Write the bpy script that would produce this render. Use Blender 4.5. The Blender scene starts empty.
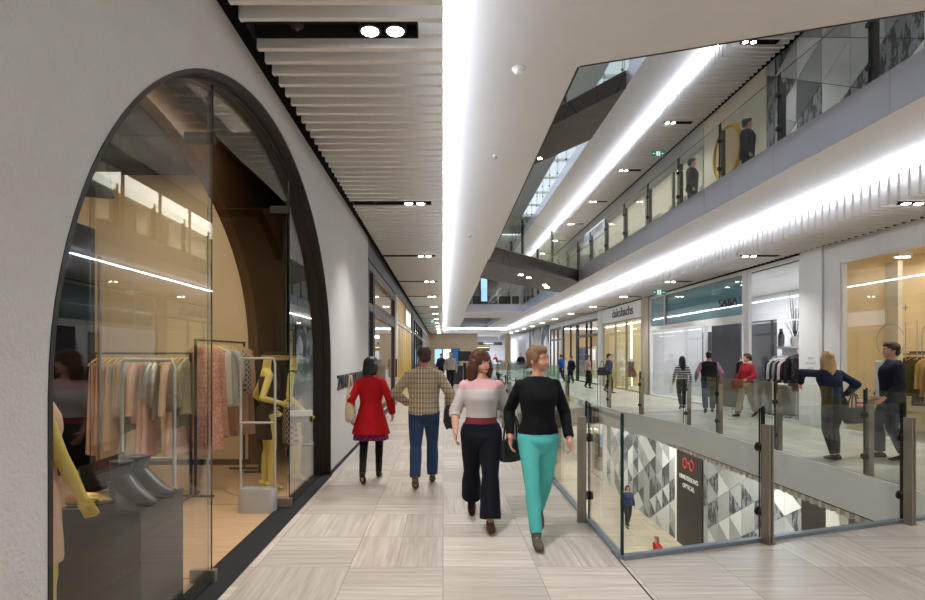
import bpy, bmesh, math, random
from mathutils import Vector, Matrix, noise, geometry
R = random.Random(7)
PI = math.pi
SC = bpy.context.scene
COL = SC.collection

# ------------------------------------------------------------------ materials
def lin(c):
    if isinstance(c, str):
        c = c.lstrip('#'); c = [int(c[i:i+2], 16)/255 for i in (0, 2, 4)]
        return tuple(((v/12.92) if v <= .04045 else ((v+.055)/1.055)**2.4) for v in c)
    return tuple(c)

class G:
    def __init__(s, name):
        s.m = bpy.data.materials.new(name); s.m.use_nodes = True
        s.t = s.m.node_tree; s.t.nodes.clear()
        s.out = s.t.nodes.new('ShaderNodeOutputMaterial')
    def n(s, typ, ins=None, **kw):
        nd = s.t.nodes.new(typ)
        for k, v in kw.items(): setattr(nd, k, v)
        for k, v in (ins or {}).items(): s.set(nd.inputs[k], v)
        return nd
    def set(s, sock, v):
        if isinstance(v, bpy.types.NodeSocket): s.t.links.new(v, sock)
        elif isinstance(v, (tuple, list)) and len(v) == 3 and sock.type == 'RGBA': sock.default_value = (*v, 1)
        else: sock.default_value = v
    def ma(s, op, a, b=None, c=None):
        nd = s.n('ShaderNodeMath', operation=op)
        for i, v in enumerate((a, b, c)):
            if v is not None: s.set(nd.inputs[i], v)
        return nd.outputs[0]
    def mix(s, f, a, b, blend='MIX'):
        nd = s.n('ShaderNodeMix', data_type='RGBA', blend_type=blend)
        s.set(nd.inputs[0], f); s.set(nd.inputs[6], a); s.set(nd.inputs[7], b)
        return nd.outputs[2]
    def coord(s, kind='Object'): return s.n('ShaderNodeTexCoord').outputs[kind]
    def sep(s, v):
        o = s.n('ShaderNodeSeparateXYZ', {0: v}).outputs; return o[0], o[1], o[2]
    def comb(s, x, y, z): return s.n('ShaderNodeCombineXYZ', {0: x, 1: y, 2: z}).outputs[0]
    def noise(s, v, scale, detail=3, rough=.5):
        return s.n('ShaderNodeTexNoise', {'Vector': v, 'Scale': scale, 'Detail': detail, 'Roughness': rough}).outputs['Fac']
    def pbr(s, col, rough=.5, metal=0, spec=.5, normal=None, **extra):
        b = s.n('ShaderNodeBsdfPrincipled')
        s.set(b.inputs['Base Color'], col); s.set(b.inputs['Roughness'], rough); s.set(b.inputs['Metallic'], metal)
        s.set(b.inputs['Specular IOR Level'], spec)
        if normal is not None: s.set(b.inputs['Normal'], normal)
        for k, v in extra.items(): s.set(b.inputs[k], v)
        s.t.links.new(b.outputs[0], s.out.inputs[0]); return s.m
    def bump(s, h, strength=.3, dist=.01):
        return s.n('ShaderNodeBump', {'Height': h, 'Strength': strength, 'Distance': dist}).outputs[0]

def P(name, col, rough=.5, metal=0, var=.06, scale=6, bump=0, bscale=60, spec=.5, stretch=None, **extra):
    g = G(name); v = g.coord(); c = lin(col)
    if stretch: v = g.n('ShaderNodeMapping', {'Vector': v, 'Scale': stretch}).outputs[0]
    f = g.noise(v, scale, 4)
    a = tuple(max(0, x*(1-var*2)) for x in c); b = tuple(min(1, x*(1+var*2)) for x in c)
    nm = g.bump(g.noise(v, bscale, 3), bump) if bump else None
    return g.pbr(g.mix(f, a, b), rough, metal, spec, nm, **extra)

def EM(name, col, s):
    g = G(name); e = g.n('ShaderNodeEmission', {'Color': lin(col), 'Strength': s})
    g.t.links.new(e.outputs[0], g.out.inputs[0]); return g.m

def GLASS(name, tint, f0=.04, refl=1.0):
    g = G(name)
    ge = g.n('ShaderNodeNewGeometry')
    d = g.n('ShaderNodeVectorMath', {0: ge.outputs['Incoming'], 1: ge.outputs['Normal']}, operation='DOT_PRODUCT').outputs['Value']
    k = g.ma('SUBTRACT', 1.0, g.ma('ABSOLUTE', d))
    fr = g.ma('ADD', f0, g.ma('MULTIPLY', (1-f0)*.9, g.ma('POWER', k, 5.0)))
    fr = g.ma('MINIMUM', g.ma('MULTIPLY', fr, refl), 1.0)
    tr = g.n('ShaderNodeBsdfTransparent', {'Color': tint})
    gl = g.n('ShaderNodeBsdfGlossy', {'Color': (1, 1, 1), 'Roughness': .0})
    mx = g.n('ShaderNodeMixShader', {0: fr, 1: tr.outputs[0], 2: gl.outputs[0]})
    g.t.links.new(mx.outputs[0], g.out.inputs[0]); return g.m

def floor_mat(name, c1, c2, mod=.74, rough=.3, grout=.55):
    g = G(name); v = g.coord(); x, y, z = g.sep(v)
    u = g.ma('DIVIDE', x, mod); w = g.ma('DIVIDE', y, mod)
    cu = g.ma('FLOOR', u); cw = g.ma('FLOOR', w)
    fu = g.ma('FRACT', u); fw = g.ma('FRACT', w)
    wn = g.n('ShaderNodeTexWhiteNoise', {'Vector': g.comb(cu, cw, 0.0)}, noise_dimensions='3D').outputs['Value']
    A = g.ma('LESS_THAN', wn, .36)                       # two upright halves
    B = g.ma('GREATER_THAN', wn, .62)                    # two lying halves
    su = g.ma('MULTIPLY', A, g.ma('GREATER_THAN', fu, .5)); sw = g.ma('MULTIPLY', B, g.ma('GREATER_THAN', fw, .5))
    idv = g.comb(g.ma('ADD', cu, g.ma('MULTIPLY', su, .37)), g.ma('ADD', cw, g.ma('MULTIPLY', sw, .37)), 3.0)
    t = g.n('ShaderNodeTexWhiteNoise', {'Vector': idv}, noise_dimensions='3D').outputs['Value']
    # distance to joints
    au = g.ma('ADD', 1.0, A); aw = g.ma('ADD', 1.0, B)
    gu = g.ma('FRACT', g.ma('MULTIPLY', fu, au)); gw = g.ma('FRACT', g.ma('MULTIPLY', fw, aw))
    du = g.ma('DIVIDE', g.ma('MINIMUM', gu, g.ma('SUBTRACT', 1.0, gu)), au)
    dw = g.ma('DIVIDE', g.ma('MINIMUM', gw, g.ma('SUBTRACT', 1.0, gw)), aw)
    j = g.ma('LESS_THAN', g.ma('MINIMUM', du, dw), .0042)
    # veins run along the long side
    off = g.ma('MULTIPLY', t, 37.0)
    n1 = g.noise(g.comb(g.ma('MULTIPLY', x, 26.0), g.ma('MULTIPLY', y, 1.3), off), 1.0, 5, .6)
    n2 = g.noise(g.comb(g.ma('MULTIPLY', x, 1.3), g.ma('MULTIPLY', y, 26.0), off), 1.0, 5, .6)
    wc = g.ma('GREATER_THAN', g.ma('FRACT', g.ma('MULTIPLY', t, 9.0)), .5)
    up = g.ma('MAXIMUM', A, g.ma('MULTIPLY', wc, g.ma('SUBTRACT', 1.0, B)))
    st = g.ma('ADD', g.ma('MULTIPLY', up, n1), g.ma('MULTIPLY', g.ma('SUBTRACT', 1.0, up), n2))
    st = g.n('ShaderNodeMapRange', {'Value': st, 'From Min': .3, 'From Max': .7}).outputs[0]
    col = g.mix(st, lin(c1), lin(c2))
    tv = g.ma('ADD', .82, g.ma('MULTIPLY', t, .3))
    col = g.mix(1.0, col, g.comb(tv, tv, tv), 'MULTIPLY')
    col = g.mix(g.ma('MULTIPLY', j, grout), col, (.08, .07, .06))
    return g.pbr(col, rough, 0, .5)

M = {}
def mats():
    M['stucco'] = P('stucco', '#bfbcb8', .85, bump=.55, bscale=55, var=.03, spec=.2)
    M['white_wall'] = P('white_wall', '#dcdad7', .7, var=.02, bump=.1, bscale=90, spec=.3)
    M['plaster'] = P('plaster', '#dcdad8', .8, var=.015, spec=.2)
    M['slat'] = P('slat', '#f3f1ee', .6, var=.02, spec=.3)
    M['black'] = P('black', '#0b0b0c', .45, var=.1)
    M['matt_black'] = P('matt_black', '#121214', .8, var=.1)
    M['void_black'] = P('void_black', '#070707', .9, spec=.1)
    M['bronze_dark'] = P('bronze_dark', '#211913', .48, .25, var=.12)
    M['brown_panel'] = P('brown_panel', '#62462f', .38, .25, var=.12, scale=1.2)
    M['floor'] = floor_mat('travertine_floor', '#b3a799', '#dcd3c8')
    M['floor_low'] = floor_mat('travertine_lower', '#a89a84', '#cfc3ae')
    M['shop_wood'] = P('shop_wood', '#c7a580', .4, var=.14, scale=2.0, stretch=(1.2, 14, 1))
    M['cream'] = P('cream_wall', '#e3cda6', .75, var=.03)
    M['cream_light'] = P('cream_light', '#e4dccb', .6, var=.03)
    M['greywhite'] = P('greywhite', '#c9c9cc', .6, var=.03)
    M['white_paint'] = P('white_paint', '#e6e6e4', .45, var=.02)
    M['grey_panel'] = P('grey_panel', '#55545e', .6, var=.08, scale=3, stretch=(6, 6, .4))
    M['dark_panel'] = P('dark_panel', '#32323c', .55, var=.08)
    M['fascia'] = P('fascia_metal', '#cdd0de', .22, .3, var=.04, scale=1.5)
    M['fascia_low'] = P('fascia_lower', '#efeeec', .4, .0, var=.03, scale=1.5)
    M['steel'] = P('brushed_bronze_steel', '#9a8f83', .35, .6, var=.1, scale=3, stretch=(20, 20, .5))
    M['channel'] = P('channel_steel', '#8d98a3', .35, .6, var=.05)
    M['stone'] = P('stone_pier', '#a59c8a', .6, var=.1, scale=9)
    M['beige_stone'] = P('beige_stone', '#d0ba9c', .6, var=.07, scale=2)
    M['marble'] = P('grey_marble', '#a3a7ae', .35, var=.3, scale=1.6, stretch=(1, 2.5, .6))
    M['gold'] = P('gold_panel', '#cfa52a', .35, .3, var=.15, scale=2, stretch=(3, 3, .3))
    M['navy_frame'] = P('navy_frame', '#24242b', .45, var=.08)
    M['wood_trim'] = P('wood_trim', '#54351f', .5, var=.12)
    M['hang_wood'] = P('hanger_wood', '#d9b878', .45, var=.1, scale=12)
    M['hang_wood_dark'] = P('hanger_wood_brown', '#a9743d', .45, var=.1, scale=12)
    M['mannequin'] = P('mannequin_yellow', '#d3bd62', .38, var=.04, scale=4)
    M['mannequin_grey'] = P('mannequin_grey', '#c7bfae', .5, var=.04)
    M['plinth'] = P('plinth_grey', '#1d1c1a', .28, .1, var=.18, scale=2.2, stretch=(1, 1, 14))
    M['leather'] = P('black_leather', '#161517', .3, var=.15, bump=.15, bscale=70)
    M['leather_grey'] = P('dark_grey_leather', '#1d1c1e', .4, var=.1, bump=.1, bscale=60)
    M['goldleather'] = P('gold_leather', '#c49a5c', .28, .6, var=.15, scale=20)
    M['satin_grey'] = P('satin_grey', '#b3b2ae', .4, .3, var=.04)
    M['chrome'] = P('chrome', '#c9c9cc', .15, 1, var=.03)
    M['teal_glass'] = GLASS('teal_glass', (.88, .95, .96), .05, 1.0)
    M['bridge'] = None
    M['glass'] = GLASS('clear_glass', (.95, .98, .968))
    M['glass_green'] = GLASS('green_glass', (.86, .95, .92))
    M['glass_warm'] = GLASS('shop_glass', (.97, .97, .955), .045)
    M['glass_shop'] = GLASS('shop_glass_clear', (.97, .98, .98), .045)
    M['glass_edge'] = P('glass_edge', '#16302e', .2, var=.05)
    M['led'] = EM('cove_led', '#e6eeff', 44)
    M['lamp'] = EM('lamp_lit', '#fff6e6', 40)
    M['lamp_soft'] = EM('lamp_soft', '#fff1d8', 6)
    M['strip_yellow'] = EM('strip_yellow', '#ffe98a', 2.2)
    M['screen_blue'] = EM('screen_blue', '#a9d4f2', 1.2)
    M['screen_white'] = EM('screen_white', '#e8f2ff', 1.5)
    M['screen_dim'] = EM('screen_dim', '#3d6f9b', .7)
    M['exit_green'] = EM('exit_green', '#0c7a58', .8)
    M['exit_white'] = EM('exit_white', '#e6f3ee', 1.0)
    M['red_sign'] = P('red_sign', '#d83a2c', .5)
    M['white_letter'] = P('white_letter', '#d9d9d9', .5)
    M['blue_letter'] = EM('blue_letter', '#3f8fc8', .6)
    M['navy_letter'] = P('navy_letter', '#1b2350', .5)
    M['sign_white'] = EM('sign_white', '#eef3fb', .8)
    M['grey_letter'] = P('grey_letter', '#a59d90', .5)
    M['teal_fascia'] = P('teal_fascia', '#6f9296', .3, var=.05)
    # footbridge soffit: hexagonal cladding joints
    g = G('bridge_cladding'); v = g.coord(); x, y, z = g.sep(v)
    vo = g.n('ShaderNodeTexVoronoi', {'Vector': g.comb(x, y, g.ma('MULTIPLY', z, 1.4)), 'Scale': .9, 'Randomness': .45}, feature='DISTANCE_TO_EDGE').outputs['Distance']
    col = g.mix(g.ma('LESS_THAN', vo, .012), lin('#473d38'), lin('#15100e'))
    M['bridge'] = g.pbr(col, .45, .2, .4)
mats()

def fabric(name, col, rough=.85, var=.1, kind=None, col2=None, sc=1.0, metal=0, spec=.2):
    g = G(name); v = g.coord(); x, y, z = g.sep(v); c = lin(col); c2 = lin(col2) if col2 else c
    weave = g.noise(v, 320, 2); f = g.noise(v, 9, 4)
    base = g.mix(f, tuple(k*(1-var) for k in c), tuple(min(1, k*(1+var)) for k in c))
    if kind == 'plaid':
        a = g.ma('GREATER_THAN', g.ma('SINE', g.ma('MULTIPLY', x, 175.0)), .55)
        b = g.ma('GREATER_THAN', g.ma('SINE', g.ma('MULTIPLY', z, 105.0)), .75)
        base = g.mix(g.ma('MULTIPLY', a, .75), base, c2); base = g.mix(g.ma('MULTIPLY', b, .45), base, lin('#4a3d35'))
    elif kind == 'stripe':
        a = g.ma('GREATER_THAN', g.ma('SINE', g.ma('MULTIPLY', z, 150.0*sc)), 0.1); base = g.mix(a, base, c2)
    elif kind == 'check':
        a = g.ma('MULTIPLY', g.ma('SINE', g.ma('MULTIPLY', g.ma('ADD', x, y), 80.0)), g.ma('SINE', g.ma('MULTIPLY', z, 90.0)))
        base = g.mix(g.ma('GREATER_THAN', a, .1), base, c2)
    elif kind == 'bands':     # pale pink shoulders, grey white chest, dark red waist
        base = g.mix(g.ma('GREATER_THAN', z, 1.34), lin('#c9c4c4'), lin('#d6a6aa'))
        base = g.mix(g.ma('LESS_THAN', z, 1.06), base, lin('#7a2a33'))
    elif kind == 'lace':
        n = g.noise(v, 45, 4, .7); base = g.mix(g.ma('GREATER_THAN', n, .52), base, c2)
    elif kind == 'hair':
        n = g.noise(g.comb(g.ma('MULTIPLY', x, 90.0), g.ma('MULTIPLY', y, 90.0), g.ma('MULTIPLY', z, 5.0)), 1.0, 4, .6)
        base = g.mix(n, tuple(k*.45 for k in c), tuple(min(1, k*1.5) for k in c))
        return g.pbr(base, .45, 0, .4, g.bump(n, .5))
    return g.pbr(base, rough, metal, spec, g.bump(weave, .12, .003))
FAB = {}
def F(name, col, **k):
    if name not in FAB: FAB[name] = fabric('fabric_'+name, col, **k)
    return FAB[name]
SKIN = P('skin', '#c8957c', .5, var=.05, scale=14, spec=.4)
SKIN_DARK = P('skin_tan', '#a8785e', .5, var=.05, scale=14, spec=.4)
EYE_W = P('eye_white', '#e6e2dc', .25); EYE_D = P('eye_iris', '#2c1f18', .25); LIP = P('lip', '#a8564f', .45)

# ------------------------------------------------------------------ mesh helper
class MB:
    def __init__(s): s.v = []; s.f = []; s.mi = []
    def add(s, vs, fs, mi=0):
        b = len(s.v); s.v += [tuple(p) for p in vs]
        for f in fs: s.f.append([b+i for i in f]); s.mi.append(mi)
        return s
    def box(s, x0, y0, z0, x1, y1, z1, mi=0, side=None):
        x0, x1 = min(x0, x1), max(x0, x1); y0, y1 = min(y0, y1), max(y0, y1); z0, z1 = min(z0, z1), max(z0, z1)
        v = [(x0,y0,z0),(x1,y0,z0),(x1,y1,z0),(x0,y1,z0),(x0,y0,z1),(x1,y0,z1),(x1,y1,z1),(x0,y1,z1)]
        return s.add(v, [(0,3,2,1),(4,5,6,7),(0,1,5,4),(1,2,6,5),(2,3,7,6),(3,0,4,7)], mi)
    def rbox(s, x0, y0, z0, x1, y1, z1, b=.01, mi=0):
        """box with chamfered vertical and top/bottom edges"""
        x0, x1 = min(x0, x1), max(x0, x1); y0, y1 = min(y0, y1), max(y0, y1)
        def ring(i, z): return [(x0+b+i,y0+i,z),(x1-b-i,y0+i,z),(x1-i,y0+b+i,z),(x1-i,y1-b-i,z),(x1-b-i,y1-i,z),(x0+b+i,y1-i,z),(x0+i,y1-b-i,z),(x0+i,y0+b+i,z)]
        return s.loft([ring(b*.6, z0), ring(0, z0+b), ring(0, z1-b), ring(b*.6, z1)], mi)
    def obox(s, c, ux, hx, hy, z0, z1, mi=0):
        """box turned about z: centre c (x,y), axis ux (unit 2d), half sizes"""
        ux = Vector((ux[0], ux[1])); uy = Vector((-ux.y, ux.x)); c = Vector(c)
        q = [c-ux*hx-uy*hy, c+ux*hx-uy*hy, c+ux*hx+uy*hy, c-ux*hx+uy*hy]
        v = [(p.x,p.y,z0) for p in q]+[(p.x,p.y,z1) for p in q]
        return s.add(v, [(0,3,2,1),(4,5,6,7),(0,1,5,4),(1,2,6,5),(2,3,7,6),(3,0,4,7)], mi)
    def loft(s, rings, mi=0, caps=True):
        n = len(rings[0]); vs = [p for r in rings for p in r]; fs = []
        for i in range(len(rings)-1):
            for j in range(n):
                k = (j+1) % n; fs.append((i*n+j, i*n+k, (i+1)*n+k, (i+1)*n+j))
        if caps: fs.append(tuple(range(n-1, -1, -1))); fs.append(tuple((len(rings)-1)*n+j for j in range(n)))
        return s.add(vs, fs, mi)
    def ering(s, c, rx, ry, n=20, z=None, fn=None):
        out = []
        for j in range(n):
            a = 2*PI*j/n; k = 1 if fn is None else fn(a)
            out.append((c[0]+rx*k*math.cos(a), c[1]+ry*k*math.sin(a), c[2]))
        return out
    def tube(s, pts, r, n=10, mi=0, caps=True):
        pts = [Vector(p) for p in pts]; rs = r if isinstance(r, (list, tuple)) else [r]*len(pts)
        t0 = (pts[1]-pts[0]).normalized(); up = Vector((0,0,1)) if abs(t0.z) < .9 else Vector((1,0,0))
        x = t0.cross(up).normalized(); rings = []
        for i, p in enumerate(pts):
            t = ((pts[min(i+1,len(pts)-1)]-pts[max(i-1,0)])).normalized()
            x = (x - t*x.dot(t)).normalized(); y = t.cross(x)
            rings.append([p+(x*math.cos(2*PI*j/n)+y*math.sin(2*PI*j/n))*rs[i] for j in range(n)])
        return s.loft(rings, mi, caps)
    def ball(s, c, r, n=14, m=9, mi=0, rot=None):
        r = (r, r, r) if not isinstance(r, (tuple, list)) else r; c = Vector(c)
        vs = []; fs = []
        for i in range(1, m):
            th = PI*i/m
            for j in range(n):
                p = Vector((r[0]*math.sin(th)*math.cos(2*PI*j/n), r[1]*math.sin(th)*math.sin(2*PI*j/n), -r[2]*math.cos(th)))
                if rot: p = rot @ p
                vs.append(c+p)
        lo = Vector((0,0,-r[2])); hi = Vector((0,0,r[2]))
        if rot: lo = rot @ lo; hi = rot @ hi
        vs += [c+lo, c+hi]; a = len(vs)-2; b = a+1
        for i in range(m-2):
            for j in range(n):
                k = (j+1) % n; fs.append((i*n+j, i*n+k, (i+1)*n+k, (i+1)*n+j))
        for j in range(n):
            k = (j+1) % n; fs.append((a, k, j)); fs.append((b, (m-2)*n+j, (m-2)*n+k))
        return s.add(vs, fs, mi)
    def disc(s, c, axis, r, t, n=20, mi=0):
        c = Vector(c); a = Vector(axis).normalized()
        return s.tube([c-a*t/2, c+a*t/2], r, n, mi)
    def lathe(s, prof, c=(0,0,0), n=20, mi=0):
        rings = [[(c[0]+r*math.cos(2*PI*j/n), c[1]+r*math.sin(2*PI*j/n), c[2]+z) for j in range(n)] for r, z in prof]
        return s.loft(rings, mi)
    def prism(s, outer, holes, fn, t0, t1, mi=0, side=None):
        """polygon with holes in (a,b), extruded from t0 to t1; fn(a,b,t) -> xyz"""
        loops = [outer]+list(holes); tri = geometry.tessellate_polygon([[Vector((a,b,0)) for a,b in l] for l in loops])
        flat = [p for l in loops for p in l]; n = len(flat); side = mi if side is None else side
        s.add([fn(a,b,t0) for a,b in flat]+[fn(a,b,t1) for a,b in flat], [], mi)
        b0 = len(s.v)-2*n
        for t in tri:
            s.f.append([b0+i for i in t]); s.mi.append(mi); s.f.append([b0+n+i for i in reversed(t)]); s.mi.append(mi)
        o = 0
        for l in loops:
            m = len(l)
            for j in range(m):
                k = (j+1) % m; s.f.append([b0+o+j, b0+o+k, b0+n+o+k, b0+n+o+j]); s.mi.append(side)
            o += m
        return s
    def mesh(s, name, ms, smooth=False, angle=None):
        me = bpy.data.meshes.new(name); me.from_pydata(s.v, [], s.f)
        for m in (ms if isinstance(ms, (list, tuple)) else [ms]): me.materials.append(m)
        for p, i in zip(me.polygons, s.mi): p.material_index = i
        bm = bmesh.new(); bm.from_mesh(me); bmesh.ops.recalc_face_normals(bm, faces=bm.faces); bm.to_mesh(me); bm.free()
        if smooth:
            me.polygons.foreach_set('use_smooth', [True]*len(me.polygons))
            if angle: me.set_sharp_from_angle(angle=angle)
        me.update(); return me
    def build(s, name, ms, parent=None, smooth=False, loc=None, angle=math.radians(40)):
        o = bpy.data.objects.new(name, s.mesh(name, ms, smooth, angle)); COL.objects.link(o)
        if parent is not None: o.parent = parent
        if loc is not None: o.location = loc
        return o
slabfn = lambda a, b, t: (a, b, t)
wallx = lambda a, b, t: (t, a, b)      # polygon in (y,z), thickness along x
wally = lambda a, b, t: (a, t, b)      # polygon in (x,z), thickness along y
def rect(x0, y0, x1, y1): return [(x0,y0),(x1,y0),(x1,y1),(x0,y1)]

def tag(o, label=None, cat=None, group=None, kind=None):
    if label: o['label'] = label
    if cat: o['category'] = cat
    if group: o['group'] = group
    if kind: o['kind'] = kind
    return o
def thing(name, label, cat, loc=(0,0,0), rz=0, group=None):
    o = bpy.data.objects.new(name, None); COL.objects.link(o); o.location = loc; o.rotation_euler = (0,0,rz)
    o.empty_display_size = .1
    return tag(o, label, cat, group)
def struct(name, mb, m, parent=None, smooth=False):
    o = mb.build(name, m, parent, smooth)
    if parent is None: o['kind'] = 'structure'
    return o
def dup(root, loc, rz=None, label=None, group=None):
    r = root.copy(); COL.objects.link(r); r.location = loc
    if rz is not None: r.rotation_euler = (0,0,rz)
    if label: r['label'] = label
    if group: r['group'] = group
    for ch in list(root.children):
        c = ch.copy(); COL.objects.link(c); c.parent = r
        for gch in list(ch.children):
            d = gch.copy(); COL.objects.link(d); d.parent = c
    return r
def text(name, body, size, m, loc, rot, ext=.01, sx=1.0, align='CENTER', parent=None, offset=0, width=None):
    cu = bpy.data.curves.new('lettering', 'FONT'); cu.body = body; cu.size = size; cu.extrude = ext; cu.align_x = align; cu.align_y = 'CENTER'
    cu.offset = offset
    t = bpy.data.objects.new('lettering', cu); COL.objects.link(t)
    bpy.context.view_layer.update()
    me = bpy.data.meshes.new_from_object(t.evaluated_get(bpy.context.evaluated_depsgraph_get()))
    bpy.data.objects.remove(t); bpy.data.curves.remove(cu)
    if width:
        xs = [v.co.x for v in me.vertices]; k = width/(max(xs)-min(xs))
        for v in me.vertices: v.co.x *= k
    me.materials.clear(); me.materials.append(m)
    o = bpy.data.objects.new(name, me); COL.objects.link(o)
    if parent is not None: o.parent = parent
    o.location = loc; o.rotation_euler = rot
    return o
ROT_L = (PI/2, 0, PI/2)        # lettering on the left wall, read looking towards -x
ROT_R = (PI/2, 0, -PI/2)       # lettering on the right shopfronts, read looking towards +x
ORD = ['nearest', 'second', 'third', 'fourth', 'fifth', 'sixth', 'seventh', 'eighth', 'ninth', 'tenth', 'eleventh', 'twelfth', 'thirteenth', 'fourteenth', 'fifteenth', 'sixteenth', 'seventeenth', 'eighteenth', 'nineteenth', 'twentieth', 'twenty-first', 'twenty-second', 'twenty-third', 'twenty-fourth', 'twenty-fifth', 'twenty-sixth']
# ------------------------------------------------------------------ the place: levels and lines
WL = -1.577                      # left shop wall face
XV0, XV1 = 1.47, 5.72            # atrium edges of the ceiling / upper floor
XB = 7.24                        # outer edge of the right slatted ceiling
XS = 8.67                        # right shop line
ZS, ZF, Z2 = 4.13, 4.78, 5.28    # slat underside, flat ceiling, level-two floor
Y0, Y1 = -7.0, 64.0
V1 = [(1.49,4.63),(5.87,6.06),(5.85,13.6),(5.15,18.5),(1.49,15.6)]
V2 = [(3.9,27.0),(5.3,25.5),(5.2,58.0),(3.0,58.0)]
C1 = [(XV0,6.03),(XV1,4.60),(XV1,40.0),(XV0+.15,40.0)]
C2 = [(1.8,47.0),(4.9,47.0),(4.9,62.0),(1.8,62.0)]

# floors
def slab(name, outer, holes, z0, z1, ms, side=1):
    mb = MB(); mb.prism(outer, holes, slabfn, z1, z0, 0, side)
    n = len(mb.f)
    # underside faces take the second material
    for i, f in enumerate(mb.f):
        if all(abs(mb.v[k][2]-z0) < 1e-6 for k in f): mb.mi[i] = 2
    return struct(name, mb, ms)
slab('floor', rect(WL-.1, Y0, XS+.05, Y1+16), [V1, V2], -.55, 0, [M['floor'], M['fascia_low'], M['plaster']])
struct('floor', MB().box(-6.6, Y0, -.55, WL-.101, 13, -.012), M['shop_wood'])
struct('floor', MB().box(-6.6, 13.002, -.55, WL-.101, Y1, -.012), M['floor'])
struct('floor', MB().box(XS+.051, Y0, -.55, 12.5, Y1, -.008), M['floor'])
struct('floor', MB().box(-6.6, Y0, -5.6, 12.5, Y1, -5.26), M['floor_low'])
# dark threshold strip under the arched window and skirting along the white wall
struct('trim_1', MB().box(WL-.24, 2.24, -.011, WL+.03, 7.86, .006), M['matt_black'])
struct('baseboard_left', MB().box(WL, 7.87, 0, WL+.012, 11.8, .055), M['matt_black'])
# joint line along the balustrade
struct('trim_2', MB().box(1.435, Y0, 0, 1.447, 4.8, .002), M['matt_black'])

# flat ceiling = underside of level two
slab('ceiling', rect(-.2, Y0, XB+.2, Y1-.8), [C1, C2], ZF, Z2, [M['floor'], M['fascia'], M['plaster']])
mb = MB(); mb.box(-6.6, Y0, ZF, -.201, Y1+16, Z2); mb.box(XB+.201, Y0, ZF, 12.5, Y1+16, Z2); mb.box(-.2, Y1-.799, ZF, XB+.2, Y1+16, Z2)
struct('ceiling', mb, M['void_black'])
struct('floor', MB().box(XB, Y0, Z2, 12.5, Y1, Z2+.004), M['floor'])

# slatted ceilings
def slats(x0, x1, z, h=.46, pitch=.2, ya=Y0, yb=Y1, t=.052):
    mb = MB(); y = ya
    while y < yb: mb.box(x0, y, z, x1, y+t, z+h); y += pitch
    return mb
TR = [4.22+4.8*k for k in range(-2, 13)]
def slatset(x0, x1, z, lo, hi):
    mb = MB(); y = Y0+.07; k = 0
    while y < Y1-1:
        near = [t for t in TR if abs(t-(y+.026)) < .12]
        if near:
            if x0 < lo-.01: mb.box(x0, y, z, lo, y+.052, z+.46)
            if hi < x1-.01: mb.box(hi, y, z, x1, y+.052, z+.46)
        else: mb.box(x0, y, z, x1, y+.052, z+.46)
        y += .2
    return mb
struct('ceiling', slatset(WL+.09, 0, ZS, WL+.09, -.17), M['slat'])
struct('ceiling', slatset(XB, XS-.09, ZS, 7.36, 8.30), M['slat'])
struct('ceiling', slatset(XB, XS-.09, ZS+5.28, 7.36, 8.30), M['slat'])
mb = MB(); y = Y1-1
while y < Y1+10: mb.box(0.0, y, ZS, XB, y+.052, ZS+.46); y += .2
struct('ceiling', mb, M['slat'])
# ceiling backing above the slats (white board) and dark shadow gap to the walls
struct('ceiling', MB().box(WL+.09, Y0, ZS+.47, -.20, Y1-1, ZS+.5), M['plaster'])
struct('ceiling', MB().box(XB+.20, Y0, ZS+.47, XS-.09, Y1-1, ZS+.5), M['plaster'])
struct('ceiling', MB().box(XB+.20, Y0, ZS+5.75, XS-.09, Y1-1, ZS+5.78), M['plaster'])
struct('ceiling', MB().box(-.215, Y0, ZS+.47, -.20, Y1-1, ZF), M['plaster'])
struct('ceiling', MB().box(XB+.20, Y0, ZS+.47, XB+.215, Y1-1, ZF), M['plaster'])
struct('ceiling', MB().box(XB+.20, Y0, ZS+5.75, XB+.215, Y1-1, 10.06), M['plaster'])
struct('ceiling', MB().box(0, Y1-.80, ZS+.47, XB, Y1-.785, ZF), M['plaster'])
struct('trim_3', MB().box(WL+.001, Y0, ZS+.02, WL+.085, Y1, ZS+.6), M['void_black'])
struct('trim_4', MB().box(XS-.085, Y0, ZS+.02, XS-.001, Y1, ZS+.6), M['void_black'])
struct('trim_5', MB().box(XS-.085, Y0, ZS+5.30, XS-.001, Y1, ZS+5.88), M['void_black'])

# cove lighting: continuous LED strips standing on the ends of the slats
def cove(name, label, x0, x1, y0, y1, z, cat='cove light'):
    t = thing(name, label, cat, ((x0+x1)/2, (y0+y1)/2, z))
    mb = MB(); n = max(1, int(max(abs(y1-y0), abs(x1-x0))/2.0))
    ox, oy = (x0+x1)/2, (y0+y1)/2
    for i in range(n):
        if abs(y1-y0) > abs(x1-x0): a = y0+(y1-y0)*i/n; b = y0+(y1-y0)*(i+1)/n; mb.box(x0-ox, a-oy, .0, x1-ox, b-oy, .035)
        else: a = x0+(x1-x0)*i/n; b = x0+(x1-x0)*(i+1)/n; mb.box(a-ox, y0-oy, .0, b-ox, y1-oy, .035)
    mb.build('light_strip', M['led'], t)
    s = 1 if x0 > 3 else -1
    if abs(y1-y0) > abs(x1-x0): MB().box((x1 if s > 0 else x0)-ox, y0-oy, -.006, (x1 if s > 0 else x0)-ox+s*.008, y1-oy, .05).build('mounting_channel', M['white_paint'], t)
    else: MB().box(x0-ox, y1-oy, -.006, x1-ox, y1-oy+.008, .05).build('mounting_channel', M['white_paint'], t)
    return t
cove('cove_light', 'long white cove light strip above the left slatted ceiling edge', -.115, -.07, Y0, Y1-1.1, ZS+.475)
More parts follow.
